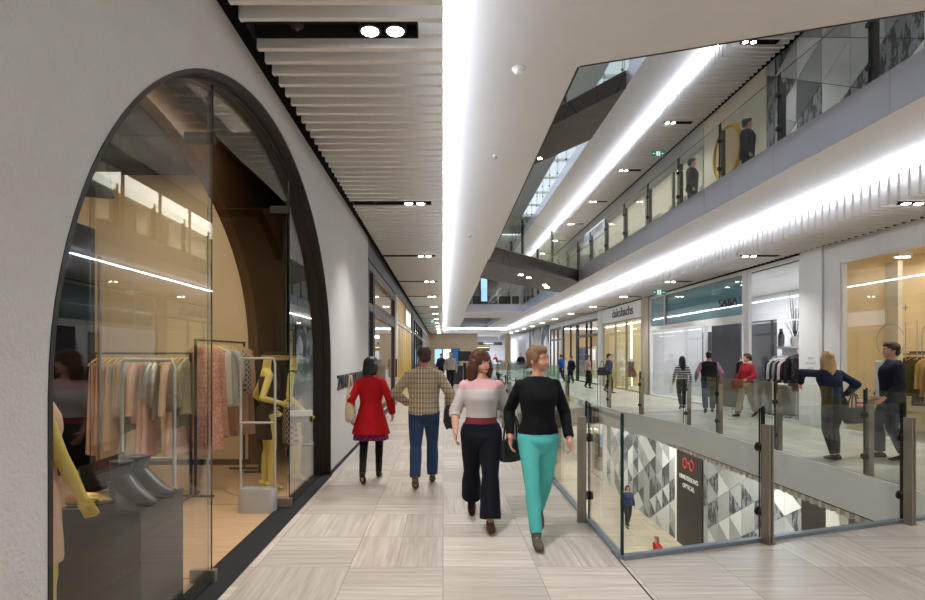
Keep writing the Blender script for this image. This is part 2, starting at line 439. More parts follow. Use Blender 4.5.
cove('cove_light', 'long white cove light strip above the right slatted ceiling of the lower shops', XB+.07, XB+.115, Y0, Y1-1.1, ZS+.475)
cove('cove_light', 'white cove light strip along the slatted ceiling of the upper right gallery', XB+.07, XB+.115, Y0, Y1-1.1, ZS+5.755)
cove('cove_light', 'white cove light strip crossing the hall at its far end', 0.0, XB, Y1-.9, Y1-.85, ZS+.475)

# recessed downlight trays, two lit lamps each
def light(kind, name, loc, energy, col=(1,.99,.975), size=.1, rot=(0,0,0), spot=1.9, parent=None, sizey=None):
    l = bpy.data.lights.new(name, kind); l.energy = energy; l.color = col
    if kind == 'SPOT': l.spot_size = spot; l.spot_blend = .9; l.shadow_soft_size = size
    elif kind == 'AREA':
        l.shape = 'RECTANGLE'; l.size = size; l.size_y = sizey or size
    else: l.shadow_soft_size = size
    o = bpy.data.objects.new(name, l); COL.objects.link(o); o.location = loc; o.rotation_euler = rot
    if parent is not None: o.parent = parent
    return o
def tray_proto(x0, x1, lx, label, group, extra=True):
    cx = (x0+x1)/2
    t = thing('ceiling_light', label, 'ceiling light', (cx, 0, 0), 0, group)
    mb = MB(); w = .105; h = .11
    mb.box(x0-cx, -w, .10, x1-cx, w, h); mb.box(x0-cx, -w, 0, x1-cx, -w+.008, .1); mb.box(x0-cx, w-.008, 0, x1-cx, w, .1)
    mb.box(x0-cx, -w, 0, x0-cx+.008, w, .1); mb.box(x1-cx-.008, -w, 0, x1-cx, w, .1)
    mb.build('tray', M['matt_black'], t)
    for x in lx:
        r = MB(); r.lathe([(.085,.06),(.085,-.006),(.066,-.01),(.066,.06)], (x-cx,0,0), 24); r.build('lamp_ring', M['black'], t, True)
        MB().lathe([(.064,.02),(.064,-.006),(.05,-.018),(.02,-.024),(.001,-.025)], (x-cx,0,0), 24).build('lamp', M['lamp'], t)
    if extra:
        sp = MB(); sp.lathe([(.05,.1),(.05,.03),(.03,.02),(.012,.0),(0.002,-.005)], (-.55*(1 if lx[0] > cx else -1)*.5, 0, 0), 16); sp.build('detector', M['black'], t, True)
    return t
def trays(x0, x1, lx, z, labels, group, energy):
    p = None; vis = [y for y in TR if y < 62]
    for i, y in enumerate([y for y in vis if y > 0] + [y for y in vis if y <= 0]):
        lab = labels(i, y)
        if p is None: p = tray_proto(x0, x1, lx, lab, group); t = p; t.location = ((x0+x1)/2, y, z)
        else: t = dup(p, ((x0+x1)/2, y, z), None, lab)
        if y < 61: light('SPOT', 'downlight', (sum(lx)/2, y, z-.03), energy, size=.09)
def tl(where):
    def f(i, y):
        if y <= 0: return 'recessed lamp tray in the %s, %.0f m behind the viewpoint' % (where, -y)
        return 'black two-lamp tray in the %s, %s from the viewpoint' % (where, ORD[i])
    return f
trays(-1.46, -.19, (-.55,-.36), ZS-.005, tl('left slatted ceiling'), 'downlight trays in the left slatted ceiling', 390)
trays(7.38, 8.28, (7.46,7.66), ZS-.005, tl('right slatted ceiling'), 'downlight trays in the right slatted ceiling', 330)
trays(7.38, 8.28, (7.46,7.66), ZS+5.275, tl('upper gallery slatted ceiling'), 'downlight trays in the upper slatted ceiling', 240)

# smoke detectors and sprinkler roses on the flat ceiling
def rose(x, y, label, big=True):
    t = thing('smoke_detector', label, 'smoke detector', (x,y,ZF))
    s = 1 if big else .6
    MB().lathe([(.075*s,0),(.078*s,-.012),(.06*s,-.028)], (0,0,0), 24).build('base', M['white_paint'], t, True)
    MB().lathe([(.058*s,-.028),(.05*s,-.05),(.03*s,-.062),(.004,-.064)], (0,0,0), 24).build('sensor_head', M['satin_grey'] if not big else M['white_paint'], t, True)
def ceil_at(px, py): d = 560*(ZF-1.68)/(355-py); return (px-443)*d/560, d
for px, py, lab, big in ((519,68,'round white smoke detector on the pale flat ceiling near the atrium corner',True),
                         (495,155,'small flat sprinkler rose on the pale flat ceiling behind the smoke detector',False),
                         (470,235,'small flat sprinkler rose on the flat ceiling beside the footbridge',False)):
    x, y = ceil_at(px, py); rose(x, y, lab, big)

# ceiling edge trim round the atrium opening
mb = MB()
for a, b in ((0,1),(0,3)):
    p = Vector(C1[a]); q = Vector(C1[b]); u = (q-p).normalized(); nrm = Vector((-u.y, u.x))
    mb.obox(((p+q)/2)+nrm*(-.012 if a == 0 and b == 1 else .012), u, (q-p).length/2, .012, ZF-.004, Z2)
struct('trim_6', mb, M['bronze_dark'])

# --------------------------------------------------------------- walls
YC, AA, AB, ZC = 5.05, 2.81, 2.35, 1.505       # arched opening
def arch(yc, a, b, zc, zb, n=56, grow=0):
    pts = [(yc-a-grow, zb)]
    for i in range(n+1):
        t = PI - PI*i/n
        pts.append((yc+(a+grow)*math.cos(t), zc+(b+grow)*math.sin(t)))
    pts.append((yc+a+grow, zb)); return pts
mb = MB()
o = [(Y0,-.011),(YC-AA,-.011)] + arch(YC, AA, AB, ZC, -.011)[1:-1] + [(YC+AA,-.011),(11.8,-.011),(11.8,ZF),(Y0,ZF)]
mb.prism(o, [], wallx, WL, WL-.22)
struct('wall_left', mb, M['stucco'])
# dark bronze frame lining the arch: inner lip + reveal
mb = MB(); A1 = arch(YC, AA, AB, ZC, -.01, grow=.006); A2 = arch(YC, AA-.05, AB-.05, ZC, -.01); A3 = arch(YC, AA-.02, AB-.02, ZC, -.01)
ring = lambda x, a: [(x, p[0], p[1]) for p in a]
n = len(A1)
strips = [ring(WL+.004, A1), ring(WL+.004, A3), ring(WL-.10, A3), ring(WL-.10, A2), ring(WL-.225, A2), ring(WL-.225, A1)]
vs = [p for r in strips for p in r]; fs = []
for i in range(len(strips)):
    i2 = (i+1) % len(strips)
    for j in range(n-1): fs.append((i*n+j, i*n+j+1, i2*n+j+1, i2*n+j))
mb.add(vs, fs); t = struct('trim_7', mb, M['bronze_dark'])

# level-one left wall, beyond and behind
struct('wall_back', MB().box(-6.6, Y0-.2, -5.6, 12.5, Y0, 15.5), M['white_wall'])
struct('wall_left', MB().box(-6.8, Y0, -5.6, -6.6, Y1, ZF), M['matt_black'])
struct('wall_right', MB().box(12.5, Y0, -5.6, 12.7, Y1, 15.5), M['white_wall'])
struct('wall_left', MB().box(WL-.2, Y0, Z2, WL, Y1, 15.5), M['white_wall'])

# --------------------------------------------------------------- fascias of the right gallery edge
def panels(mb, pts, z0, z1, t, step, out):
    """cladding panels along a polyline with fine open joints"""
    for (p, q) in zip(pts[:-1], pts[1:]):
        p = Vector(p); q = Vector(q); L = (q-p).length; u = (q-p)/L; nn = Vector((-u.y, u.x))*out; k = max(1, round(L/step))
        for i in range(k):
            a = p+u*(L*i/k+.006); b = p+u*(L*(i+1)/k-.006)
            mb.obox((a+b)/2+nn*t/2, u, (b-a).length/2, t/2, z0, z1)
mb = MB(); panels(mb, [(5.72,4.6),(5.72,40)], ZF-.02, Z2+.03, .03, 2.45, 1); struct('trim_8', mb, M['fascia'])
mb = MB(); panels(mb, [(XV0+.15,40),(XV1,40)], ZF-.02, Z2+.03, .03, 1.4, -1); struct('trim_8', mb, M['fascia'])
mb = MB(); panels(mb, [(5.87,6.06),(5.85,13.6),(5.15,18.5)], -.57, .0, .02, 3.2, 1); struct('trim_9', mb, M['fascia_low'])
mb = MB(); panels(mb, [(5.15,18.5),(1.49,15.6)], -.57, .0, .02, 1.9, 1); struct('trim_9', mb, M['bronze_dark'])
# ends of the lower level's ceiling slats under that fascia
struct('ceiling', slats(5.95, XS, -.72, .1, .2, 6.2, 40, .09), M['slat'])
mb = MB(); mb.box(5.93, 6.0, -.62, XS, 40, -.6); struct('ceiling', mb, M['void_black'])

# --------------------------------------------------------------- balustrades
def balustrade(name, label, pts, z, posts, glass='glass', h=1.2, side=1, chan=True, dark=False, cat='balustrade'):
    """pts polyline; posts: distances along it. posts stand on the given side of the glass"""
    P0 = Vector(pts[0]); t = thing(name, label, cat, (P0.x, P0.y, z))
    segs = []; acc = 0
    for a, b in zip(pts[:-1], pts[1:]):
        a = Vector(a)-P0; b = Vector(b)-P0; L = (b-a).length; segs.append((acc, acc+L, a, (b-a)/L)); acc += L
    def at(d):
        for s0, s1, a, u in segs:
            if d <= s1+1e-6: return a+u*(d-s0), u
        return a+u*(acc-s0), u
    pm = M['bronze_dark'] if dark else M['steel']
    for s0, s1, a, u in segs:
        cuts = [s0]+[d for d in posts if s0+.05 < d < s1-.05]+[s1]
        for c0, c1 in zip(cuts[:-1], cuts[1:]):
            p = a+u*(c0-s0+.012); q = a+u*(c1-s0-.012)
            mb = MB(); mb.obox((p+q)/2, u, (q-p).length/2, .009, -.06 if chan else .02, h)
            for i, f in enumerate(mb.f):
                if i not in (2, 4): mb.mi[i] = 1
            mb.build('glass_panel', [M[glass], M['glass_edge']], t)
        if chan:
            mb = MB(); mb.obox(a+u*((s1-s0)/2), u, (s1-s0)/2, .03, -.12, .035); mb.build('base_channel', M['channel'], t)
    for d in posts:
        p, u = at(d); nn = Vector((-u.y, u.x))*side; c = p+nn*.075
        mb = MB(); mb.obox(c+u*.018, u, .010, .04, 0, 1.06); mb.obox(c-u*.018, u, .010, .04, 0, 1.06); mb.obox(c, u, .04, .045, 0, .012)
        po = mb.build('post', pm, t)
        mb = MB(); mb.obox(c-nn*.045, u, .007, .012, 1.0, h+.02); mb.build('fin', M['black'], po)
        for zc in (.27, .85):
            mb = MB()
            mb.disc((p.x+nn.x*.018, p.y+nn.y*.018, zc), (nn.x, nn.y, 0), .042, .018, 18); mb.disc((p.x-nn.x*.02, p.y-nn.y*.02, zc), (nn.x, nn.y, 0), .042, .02, 18)
            mb.tube([(p.x-nn.x*.03, p.y-nn.y*.03, zc), (c.x, c.y, zc)], .016, 10); mb.build('clamp', M['bronze_dark'] if not dark else M['black'], po)
    return t
balustrade('glass_balustrade', 'clear glass balustrade with bronze posts along the left edge of the near void', [(1.47,15.5),(1.47,4.60)], 0,
           [15.5-y for y in (5.63,7.45,9.26,11.08,12.9,14.7)][::-1], side=-1)
L = math.hypot(5.87-1.47, 6.04-4.60)
balustrade('glass_balustrade', 'clear glass balustrade with bronze posts across the near end of the void', [(1.47,4.60),(5.87,6.04)], 0, [1.47,3.30], side=-1)
balustrade('glass_balustrade', 'long glass balustrade with slim posts along the right walkway where two people talk', [(5.87,6.10),(5.87,13.55)], 0,
           [1.70,3.80,5.90,7.43], side=-1, chan=False)
balustrade('glass_balustrade', 'glass balustrade run angling away before the yellow lit boutique', [(5.86,13.62),(5.17,18.45)], 0, [2.2,4.3], side=-1, chan=False)
balustrade('glass_balustrade', 'greenish glass balustrade across the far end of the near void', [(5.12,18.5),(1.5,15.62)], 0, [1.5,3.2], 'glass_green', side=-1, chan=False)
balustrade('glass_balustrade', 'distant green glass balustrade beside the second void, left of the man in dark sweater', [(3.9,27.0),(3.0,58.0)], 0, [5*k for k in range(1,6)], 'glass_green', side=1, chan=False)
balustrade('glass_balustrade', 'distant green glass balustrade along the right side of the second void', [(5.3,25.5),(5.2,58.0)], 0, [5*k for k in range(1,6)], 'glass_green', side=-1, chan=False)
balustrade('glass_balustrade', 'short green glass balustrade at the near end of the second void', [(3.9,26.95),(5.25,25.5)], 0, [1.0], 'glass_green', side=1, chan=False)
balustrade('glass_balustrade', 'upper gallery glass balustrade with dark posts above the right metal fascia', [(5.75,4.6),(5.75,39.9)], Z2, [3.0+2.05*k-4.6+2.05*0+2.5 for k in range(0,18)], side=-1, chan=False, dark=True)
balustrade('glass_balustrade', 'distant upper gallery balustrade across the far side of the atrium', [(1.7,40.03),(5.7,40.03)], Z2, [1,3], side=1, chan=False, dark=True)
balustrade('glass_balustrade', 'upper gallery balustrade above the left ceiling edge', [(1.40,6.1),(1.40,17.8)], Z2, [2*k+1 for k in range(6)], side=1, chan=False, dark=True)

# --------------------------------------------------------------- footbridges
def bridge(label, ya, yb, w, z0, z1, lamps, cl=M['bridge']):
    """skewed deck spanning the atrium from (XV0,ya) to (XV1,yb), w long measured along the hall"""
    x0, x1 = XV0+.0005, XV1-.0305; t = thing('footbridge', label, 'footbridge', (x0, ya, z0)); L = x1-x0; dy = yb-ya
    pol = [(0,0),(L,dy),(L,dy+w),(0,w)]
    MB().prism(pol, [], slabfn, 0, z1-z0-.03).build('cladding', cl, t)
    MB().prism([(0,.05),(L,dy+.05),(L,dy+w-.05),(0,w-.05)], [], slabfn, z1-z0-.029, z1-z0).build('deck', M['floor'], t)
    u = Vector((L,dy)).normalized(); LL = math.hypot(L, dy); nn = Vector((-u.y,u.x))
    for b, sd in ((Vector((0,.06)), 1), (Vector((0,w-.06)), -1)):
        for i in range(3):
            a = b+u*(LL*i/3+.03); e = b+u*(LL*(i+1)/3-.03)
            mb = MB(); mb.obox((a+e)/2, u, (e-a).length/2, .009, z1-z0, z1-z0+1.2)
            for j in range(len(mb.f)):
                if j not in (2, 4): mb.mi[j] = 1
            mb.build('glass_panel', [M['glass'], M['glass_edge']], t)
        for i in range(1, 3):
            mb = MB(); mb.obox(b+u*(LL*i/3)+nn*sd*.05, u, .03, .03, z1-z0, z1-z0+1.25); mb.build('post', M['bronze_dark'], t)
    for fx, fy in lamps: MB().disc((fx*L, fx*dy+fy*w, -.006), (0,0,1), .09, .012, 18).build('lamp', M['lamp'], t)
    return t
bridge('dark bronze clad footbridge with four downlights crossing the atrium at the upper level', 18.2, 23.5, 3.9, ZF-.06, Z2, [(.35,.3),(.45,.36),(.7,.62),(.76,.75)])
bridge('dark bronze clad footbridge at the top level, seen through the ceiling opening', 24.3, 17.4, 4.2, 9.98, 10.56, [(.62,.86)])

# --------------------------------------------------------------- upper levels
C3 = [(XV0,-2.0),(XV1,-2.0),(XV1,52.0),(XV0,52.0)]
slab('ceiling', rect(WL, Y0, XB+.2, Y1), [C3], 10.06, 10.56, [M['floor'], M['fascia'], M['plaster']])
mb = MB(); mb.box(XB+.201, Y0, 10.06, 12.5, Y1, 10.56); struct('ceiling', mb, M['void_black'])
balustrade('glass_balustrade', 'top level glass balustrade with pale posts glimpsed through the ceiling opening', [(5.75,-2),(5.75,52)], 10.56, [1.5+2.05*k for k in range(26)], side=-1, chan=False)
struct('wall_right', MB().box(XS, Y0, 10.56, XS+.2, Y1, 15.5), M['white_wall'])
mb = MB(); mb.prism(rect(WL-.2, Y0, 12.5, Y1), [rect(XV0-.4, 0, XV1+.4, 56)], slabfn, 15.5, 15.8); struct('ceiling', mb, M['white_wall'])
mb = MB()
for k in range(15): mb.box(XV0-.4, 4*k-.04, 15.52, XV1+.4, 4*k+.04, 15.7)
struct('trim_10', mb, M['white_paint'])

# far end of the hall
struct('wall_back', MB().box(-6.6, Y1, -.011, 3.95, Y1+.3, ZF), M['beige_stone'])
struct('wall_back', MB().box(7.1, Y1, -.011, 7.75, Y1+.3, ZF), M['beige_stone'])
struct('wall_back', MB().box(-6.6, Y1+16, -.55, 12.5, Y1+16.2, ZF), M['greywhite'])
struct('wall_left', MB().box(3.6, Y1+.3, 0, 3.9, Y1+16, ZF), M['greywhite'])
struct('wall_right', MB().box(XS+.1, Y1, 0, XS+.3, Y1+16, ZF), M['greywhite'])
struct('wall_back', MB().box(-6.8, Y1+.4, Z2, 12.5, Y1+.6, 15.5), M['white_wall'])
struct('wall_back', MB().box(-6.8, Y1, -5.6, 12.5, Y1+.2, -.56), M['white_wall'])
light('AREA', 'far_hall_light', (6, Y1+8, 4.0), 900, (.85,.92,1), 3, sizey=10)
# ------------------------------------------------------------------ shopfronts
WN = [0]
def window(x, ya, yb, za, zb, fm, glass='glass_shop', mull=(), trans=(), fw=.06, depth=.1, sgn=1, frame_top=True):
    """glazed shopfront in a plane of constant x. sgn=1: right shops (frame goes to +x)"""
    WN[0] += 1; mb = MB(); x1 = x+sgn*depth
    mb.box(x, ya, za, x1, ya+fw, zb); mb.box(x, yb-fw, za, x1, yb, zb)
    if frame_top: mb.box(x, ya+fw, zb-fw, x1, yb-fw, zb)
    mb.box(x, ya+fw, za, x1, yb-fw, za+.07)
    o = struct('window_%d' % WN[0], mb, fm)
    for m in mull:
        mb = MB(); mb.box(x, m-fw/2, za+.07, x1, m+fw/2, zb-fw); mb.build('mullion', fm, o)
    for z in trans:
        mb = MB(); mb.box(x+sgn*.005, ya+fw, z-fw/2, x1-sgn*.005, yb-fw, z+fw/2); mb.build('transom', fm, o)
    ys = [ya+fw]+[m for m in mull]+[yb-fw]; zs = [za+.07]+list(trans)+[zb-fw]
    for a, b in zip(ys[:-1], ys[1:]):
        for c, d in zip(zs[:-1], zs[1:]):
            xm = x+sgn*depth*.5; mb = MB(); mb.box(xm, a+fw/2, c+fw/2, xm+sgn*.012, b-fw/2, d-fw/2)
            g = glass(c, a) if callable(glass) else glass
            mb.build('pane', M[g], o)
    return o
def room(x0, x1, y0, y1, h, wm, back=None, lightw=0, lc=(1,.93,.84), z=0, ceilm='white_paint'):
    struct('wall_right' if x1 > 0 else 'wall_left', MB().box(x1-.05*(1 if x1 > x0 else -1), y0, z, x1, y1, z+h), M[back or wm])
    struct('wall_right' if x1 > 0 else 'wall_left', MB().box(x0+.12*(1 if x1 > x0 else -1), y0, z, x1, y0+.05, z+h), M[wm])
    struct('wall_right' if x1 > 0 else 'wall_left', MB().box(x0+.12*(1 if x1 > x0 else -1), y1-.05, z, x1, y1, z+h), M[wm])
    struct('ceiling', MB().box(min(x0,x1)+.12, y0+.05, z+h-.02, max(x0,x1)-.05, y1-.05, z+h), M[ceilm])
    if lightw: light('AREA', 'shop_ceiling_light', ((x0+x1)/2, (y0+y1)/2, z+h-.06), lightw, lc, abs(x1-x0)*.5, sizey=(y1-y0)*.7)

# pair of small shop spotlights
def shop_spot(x, y, z, label, m='white_paint', n=2):
    t = thing('spotlight', label, 'spotlight', (x,y,z))
    MB().rbox(-.16, -.10, 0, .16, .10, .16, .02).build('housing', M[m], t)
    for k in range(n): MB().disc(((k-.5)*.15, -.02, -.006), (0,0,1), .058, .014, 18).build('lamp', M['lamp'], t)

# clothes on hangers ------------------------------------------------
def hanger_mb(w=.20):
    mb = MB(); mb.tube([(-w,0,-.13),(-w*.8,0,-.098),(-w*.3,0,-.055),(0,0,-.04),(w*.3,0,-.055),(w*.8,0,-.098),(w,0,-.13)], [.009,.011,.013,.014,.013,.011,.009], 8)
    mb.tube([(0,0,-.045),(0,0,-.01),(.012,0,.006),(.03,0,.012),(.034,0,-.004)], .0035, 6); return mb
def cloth_mb(length, w=.2, sleeve=0, flare=1.2, seed=0, thick=.035, neck=.07, waist=1.0, straps=False):
    r = random.Random(seed); ph = [r.uniform(0, 6.28) for _ in range(4)]; k1 = r.choice([5,6,7]); k2 = r.choice([9,11,12])
    mb = MB(); rings = []; n = 36; m = 16
    prof = [(-.05, neck, .02), (-.075, w*.55, .026), (-.115, w*.92, .03), (-.16, w*.97, thick)]
    if straps: prof = [(-.098, w*.5, .008), (-.118, w*.8, .02), (-.16, w*.93, thick)]
    for i in range(1, m+1):
        t = i/m; k = 1+(flare-1)*t
        if waist != 1: k *= 1-(1-waist)*math.exp(-((t-.32)/.14)**2)
        prof.append((-.16-(length-.16)*t, w*.93*k, thick*(1+.9*t*flare)))
    for z, rx, ry in prof:
        t = min(1, max(0, -z/length)); rg = []
        for j in range(n):
            a = 2*PI*j/n
            f = 1+t*.22*math.sin(k1*a+ph[0]+t*1.6)+t*.13*math.sin(k2*a+ph[1]-t*2)
            rg.append((rx*math.cos(a)*(1+.06*t*math.sin(3*a+ph[2])), ry*f*math.sin(a)+.012*t*math.sin(2*a+ph[3]), z+(.018*math.sin(2*a+ph[0]) if z <= -length+.001 else 0)))
        rings.append(rg)
    mb.loft(rings)
    if sleeve:
        for s in (-1, 1):
            pts = [(s*w*.8,0,-.125),(s*(w+.03),0,-.2),(s*(w+.05),.012,-.2-sleeve*.5),(s*(w+.045),.03,-.2-sleeve)]
            mb.tube(pts, [.045,.055,.05,.046], 12)
    return mb
_gm = {}
def garment(label, loc, rz, fab, length=1.0, w=.2, sleeve=0, flare=1.2, seed=0, group=None, hm='hang_wood', cat='garment', thick=.035, waist=1.0, part='cloth', straps=False):
    t = thing('hung_garment', label, cat, loc, rz, group)
    if ('h', w, hm) not in _gm: _gm['h', w, hm] = hanger_mb(w*1.04).mesh('hanger', M[hm], True)
    h = bpy.data.objects.new('hanger', _gm['h', w, hm]); COL.objects.link(h); h.parent = t
    o = cloth_mb(length, w, sleeve, flare, seed, thick, waist=waist, straps=straps).build(part, fab, t, True, angle=math.radians(80))
    return t
def rail_rack(label, p, q, z, m, feet=True, hooks=0, name='clothes_rack', wall=None):
    p = Vector((*p, 0)); q = Vector((*q, 0)); t = thing(name, label, 'clothes rack', (p.x, p.y, 0)); d = q-p
    u = d.normalized(); nn = Vector((-u.y, u.x, 0)); zz = Vector((0,0,z))
    MB().tube([zz-u*.02, d+zz+u*.02], .013, 10).build('rail', M[m], t, True)
    if feet:
        for e in (Vector((0,0,0)), d):
            mb = MB(); mb.obox(e.xy, u.xy, .013, .013, .02, z); mb.build('upright', M[m], t)
            mb = MB(); mb.obox(e.xy, nn.xy, .22, .013, 0, .022); mb.build('foot', M[m], t)
    else:
        for e in (d*.06, d*.94):
            top = (wall or 2.4); MB().tube([e+zz, (e.x, e.y, top)], .007, 8).build('hanging_rod', M[m], t, True)
    return t

# ------------------------------------------------------------------ triangular printed hoardings
g = G('hoarding_print'); v = g.coord(); x, y, z = g.sep(v)
n1 = g.noise(g.comb(g.ma('MULTIPLY', x, 7.0), g.ma('MULTIPLY', y, 7.0), g.ma('MULTIPLY', z, 2.0)), 1.0, 4, .65)
M['print'] = g.pbr(g.mix(g.ma('GREATER_THAN', n1, .5), lin('#858a91'), lin('#2c3138')), .55)
M['tri_a'] = P('hoarding_white', '#cfd1d2', .6, var=.03); M['tri_b'] = P('hoarding_grey', '#a5a7aa', .6, var=.04)
M['tri_c'] = P('hoarding_mid_grey', '#96999d', .6, var=.05); M['tri_d'] = P('hoarding_dark', '#4d4f54', .6, var=.08)
def hoarding(label, x, ya, yb, za, zb, a=.9, seed=1, sgn=-1, dark=1.0):
    """printed hoarding of isometric triangles facing -x"""
    r = random.Random(seed); t = thing('hoarding', label, 'hoarding', (x, (ya+yb)/2, za)); oy = (ya+yb)/2
    MB().box(.02, ya-oy, 0, .07, yb-oy, zb-za).build('backing', M['bronze_dark'], t)
    mb = MB(); w = a*.866; ni = int((yb-ya)/w)+2; nj = int((zb-za)/a)+3
    def V(i, j): return (ya+i*w, za-a+j*a+(i % 2)*a/2)
    def put(tri):
        # clip to the panel
        poly = list(tri)
        for ax, lim, sg in ((0,ya,1),(0,yb,-1),(1,za,1),(1,zb,-1)):
            out = []
            for k in range(len(poly)):
                p, q = poly[k], poly[(k+1) % len(poly)]; dp = (p[ax]-lim)*sg; dq = (q[ax]-lim)*sg
                if dp >= 0: out.append(p)
                if (dp >= 0) != (dq >= 0):
                    f = dp/(dp-dq); out.append((p[0]+(q[0]-p[0])*f, p[1]+(q[1]-p[1])*f))
            poly = out
            if len(poly) < 3: return
        cy = sum(p[0] for p in poly)/len(poly); cz = sum(p[1] for p in poly)/len(poly)
        poly = [(cy+(p[0]-cy)*.975, cz+(p[1]-cz)*.975) for p in poly]
        k = r.random(); mi = 0 if k < .3 else 1 if k < .52 else 2 if k < .68 else 3 if k < .72+.06*dark else 4
        m = len(poly)
        mb.add([(0,p[0]-oy,p[1]-za) for p in poly]+[(.019,p[0]-oy,p[1]-za) for p in poly], [tuple(range(m)), tuple(range(2*m-1,m-1,-1))]+[(i,(i+1)%m,m+(i+1)%m,m+i) for i in range(m)], mi)
    for i in range(ni):
        for j in range(nj):
            if i % 2 == 0: put((V(i,j),V(i+1,j),V(i,j+1))); put((V(i+1,j),V(i+1,j+1),V(i,j+1)))
            else: put((V(i,j),V(i+1,j),V(i+1,j+1))) if False else put((V(i,j),V(i+1,j+1),V(i,j+1))); put((V(i,j),V(i+1,j),V(i+1,j+1)))
    mb.build('printed_panel', [M['tri_a'], M['tri_b'], M['tri_c'], M['tri_d'], M['print']], t)
    return t

# ------------------------------------------------------------------ RIGHT SHOPS, level one (x = XS)
H1 = 4.11
# warm boutique nearest on the right
window(XS, 5.0, 12.2, 0, 3.72, M['white_paint'], 'glass_warm', mull=(), trans=(), fw=.05)
o = bpy.data.objects['window_1']
for yy in (7.9, 9.96): MB().box(XS+.04, yy, .07, XS+.07, yy+.016, 3.66).build('glass_joint', M['bronze_dark'], o)
struct('trim_11', MB().box(XS-.02, 5.0, 3.72, XS+.12, 12.2, ZS+.6), M['white_paint'])
struct('trim_11', MB().box(XS-.02, 12.2, 0, XS+.14, 12.72, ZS+.6), M['white_paint'])
struct('trim_12', MB().box(XS-.06, 12.73, 0, XS+.14, 13.52, ZS+.6), M['white_paint'])
# service door panel in the pier, with its lettering
struct('door_1', MB().box(XS-.068, 12.8, .05, XS-.06, 13.4, 2.25), M['white_paint'])
for k, (s, w) in enumerate((('FIRE', .19), ('HYDRANT', .36), ('HOSE', .22))):
    tx = text('lettering', s, .085, M['grey_letter'], (XS-.069, 13.1, 1.60-.115*k), ROT_R, .001, width=w, parent=bpy.data.objects['door_1'])
room(XS, 12.4, 5.0, 12.3, 3.9, 'cream', None, 62, (1,.93,.82), ceilm='cream')
light('AREA', 'boutique_wall_wash', (10.6, 9.5, 3.8), 28, (1,.90,.74), .4, rot=(0, -.35, 0), sizey=5)
# cream display wall panels inside with a black outline frame
t = thing('display_wall', 'cream panelled display wall inside the warm boutique with black frame', 'display wall', (10.9, 10.5, 0))
MB().box(0, -5.0, 0, .06, 1.5, 3.7).build('panel', M['cream_light'], t)
for k in range(6): MB().box(-.008, -4.6+k*1.0, .05, 0, -4.585+k*1.0, 3.65).build('joint', M['cream'], t)
fr = MB(); fr.box(-.7, 2.18, 1.72, -.66, 2.22, 3.72); fr.box(-.7, -5.0, 1.72, -.66, 2.18, 1.76); fr.build('outline_frame', M['black'], t)
struct('wall_right', MB().box(XS+1.0, 11.0+.9, 0, XS+1.1, 12.25, 3.7), M['cream_light'])
shop_spot(9.55, 12.0-.35, 3.72, 'pale twin spotlight on the ceiling of the warm boutique')
rk = rail_rack('dark clothes rail in the warm boutique behind the man in navy jacket', (9.95, 12.3-.12), (9.95, 8.2), 1.70, 'bronze_dark', feet=True)
gcols = [('black','#101013'),('black','#131316'),('charcoal','#26262b'),('camel','#b99560'),('camel','#c2a06a'),('denim blue','#3e5a86'),('denim blue','#46648f'),('beige','#cbb592'),('beige','#c7b08c'),('stone','#b9a88d'),('cream','#e0d6c4'),('white','#e6e2da'),('black','#141417'),('black','#17171b'),('navy','#20283f'),('grey','#8b8a88'),('tan','#a98457'),('black','#121214'),('olive','#5f5c42'),('white','#e2dfd8')]
for k, (cn, cc) in enumerate(gcols):
    garment('%s garment on a brown hanger, %s from the left on the warm boutique rail' % (cn, ORD[k].replace('nearest','first')), (9.95, 11.95-.165*k, 1.685), R.uniform(-.12,.12), F(cn.replace(' ','_')+'_wool', cc),
            R.choice([.85,.95,1.05]), .21, R.choice([.5,.55,0]), 1.1, 100+k, 'garments on the warm boutique rail', 'hang_wood_dark')
# thin outline shop lettering on the glass
t = thing('window_lettering', 'large thin grey outline letters on the warm boutique glass', 'lettering', (XS+.035, 10.9, 1.95))
def stroke(pts, r=.007): return MB().tube([(0,-a,b) for a, b in pts], r, 6)
arc = lambda cx, cy, rad, a0, a1, n=14: [(cx+rad*math.cos(math.radians(a0+(a1-a0)*i/n)), cy+rad*math.sin(math.radians(a0+(a1-a0)*i/n))) for i in range(n+1)]
mb = stroke(arc(.0,.0,.34,20,340)); mb.build('letter', M['grey_letter'], t, True)
mb = stroke([(.36,-.36),(.36,.36)]); mb.build('letter', M['grey_letter'], t, True)
mb = stroke([(.62,-.36),(.62,.36)]); mb.tube([(0,-.30,.62),(0,-.42,.62)], .009, 6); mb.tube([(0,-.36,.56),(0,-.36,.68)], .009, 6); mb.build('letter', M['grey_letter'], t, True)
mb = stroke([(.72,-.36),(.72,.0)]+arc(.98,.08,.26,180,0)+[(1.24,-.36)]); mb.tube([(0,-a,b) for a, b in [(1.24,.05)]+arc(1.5,.08,.26,180,0)+[(1.76,-.36)]], .007, 6); mb.build('letter', M['grey_letter'], t, True)

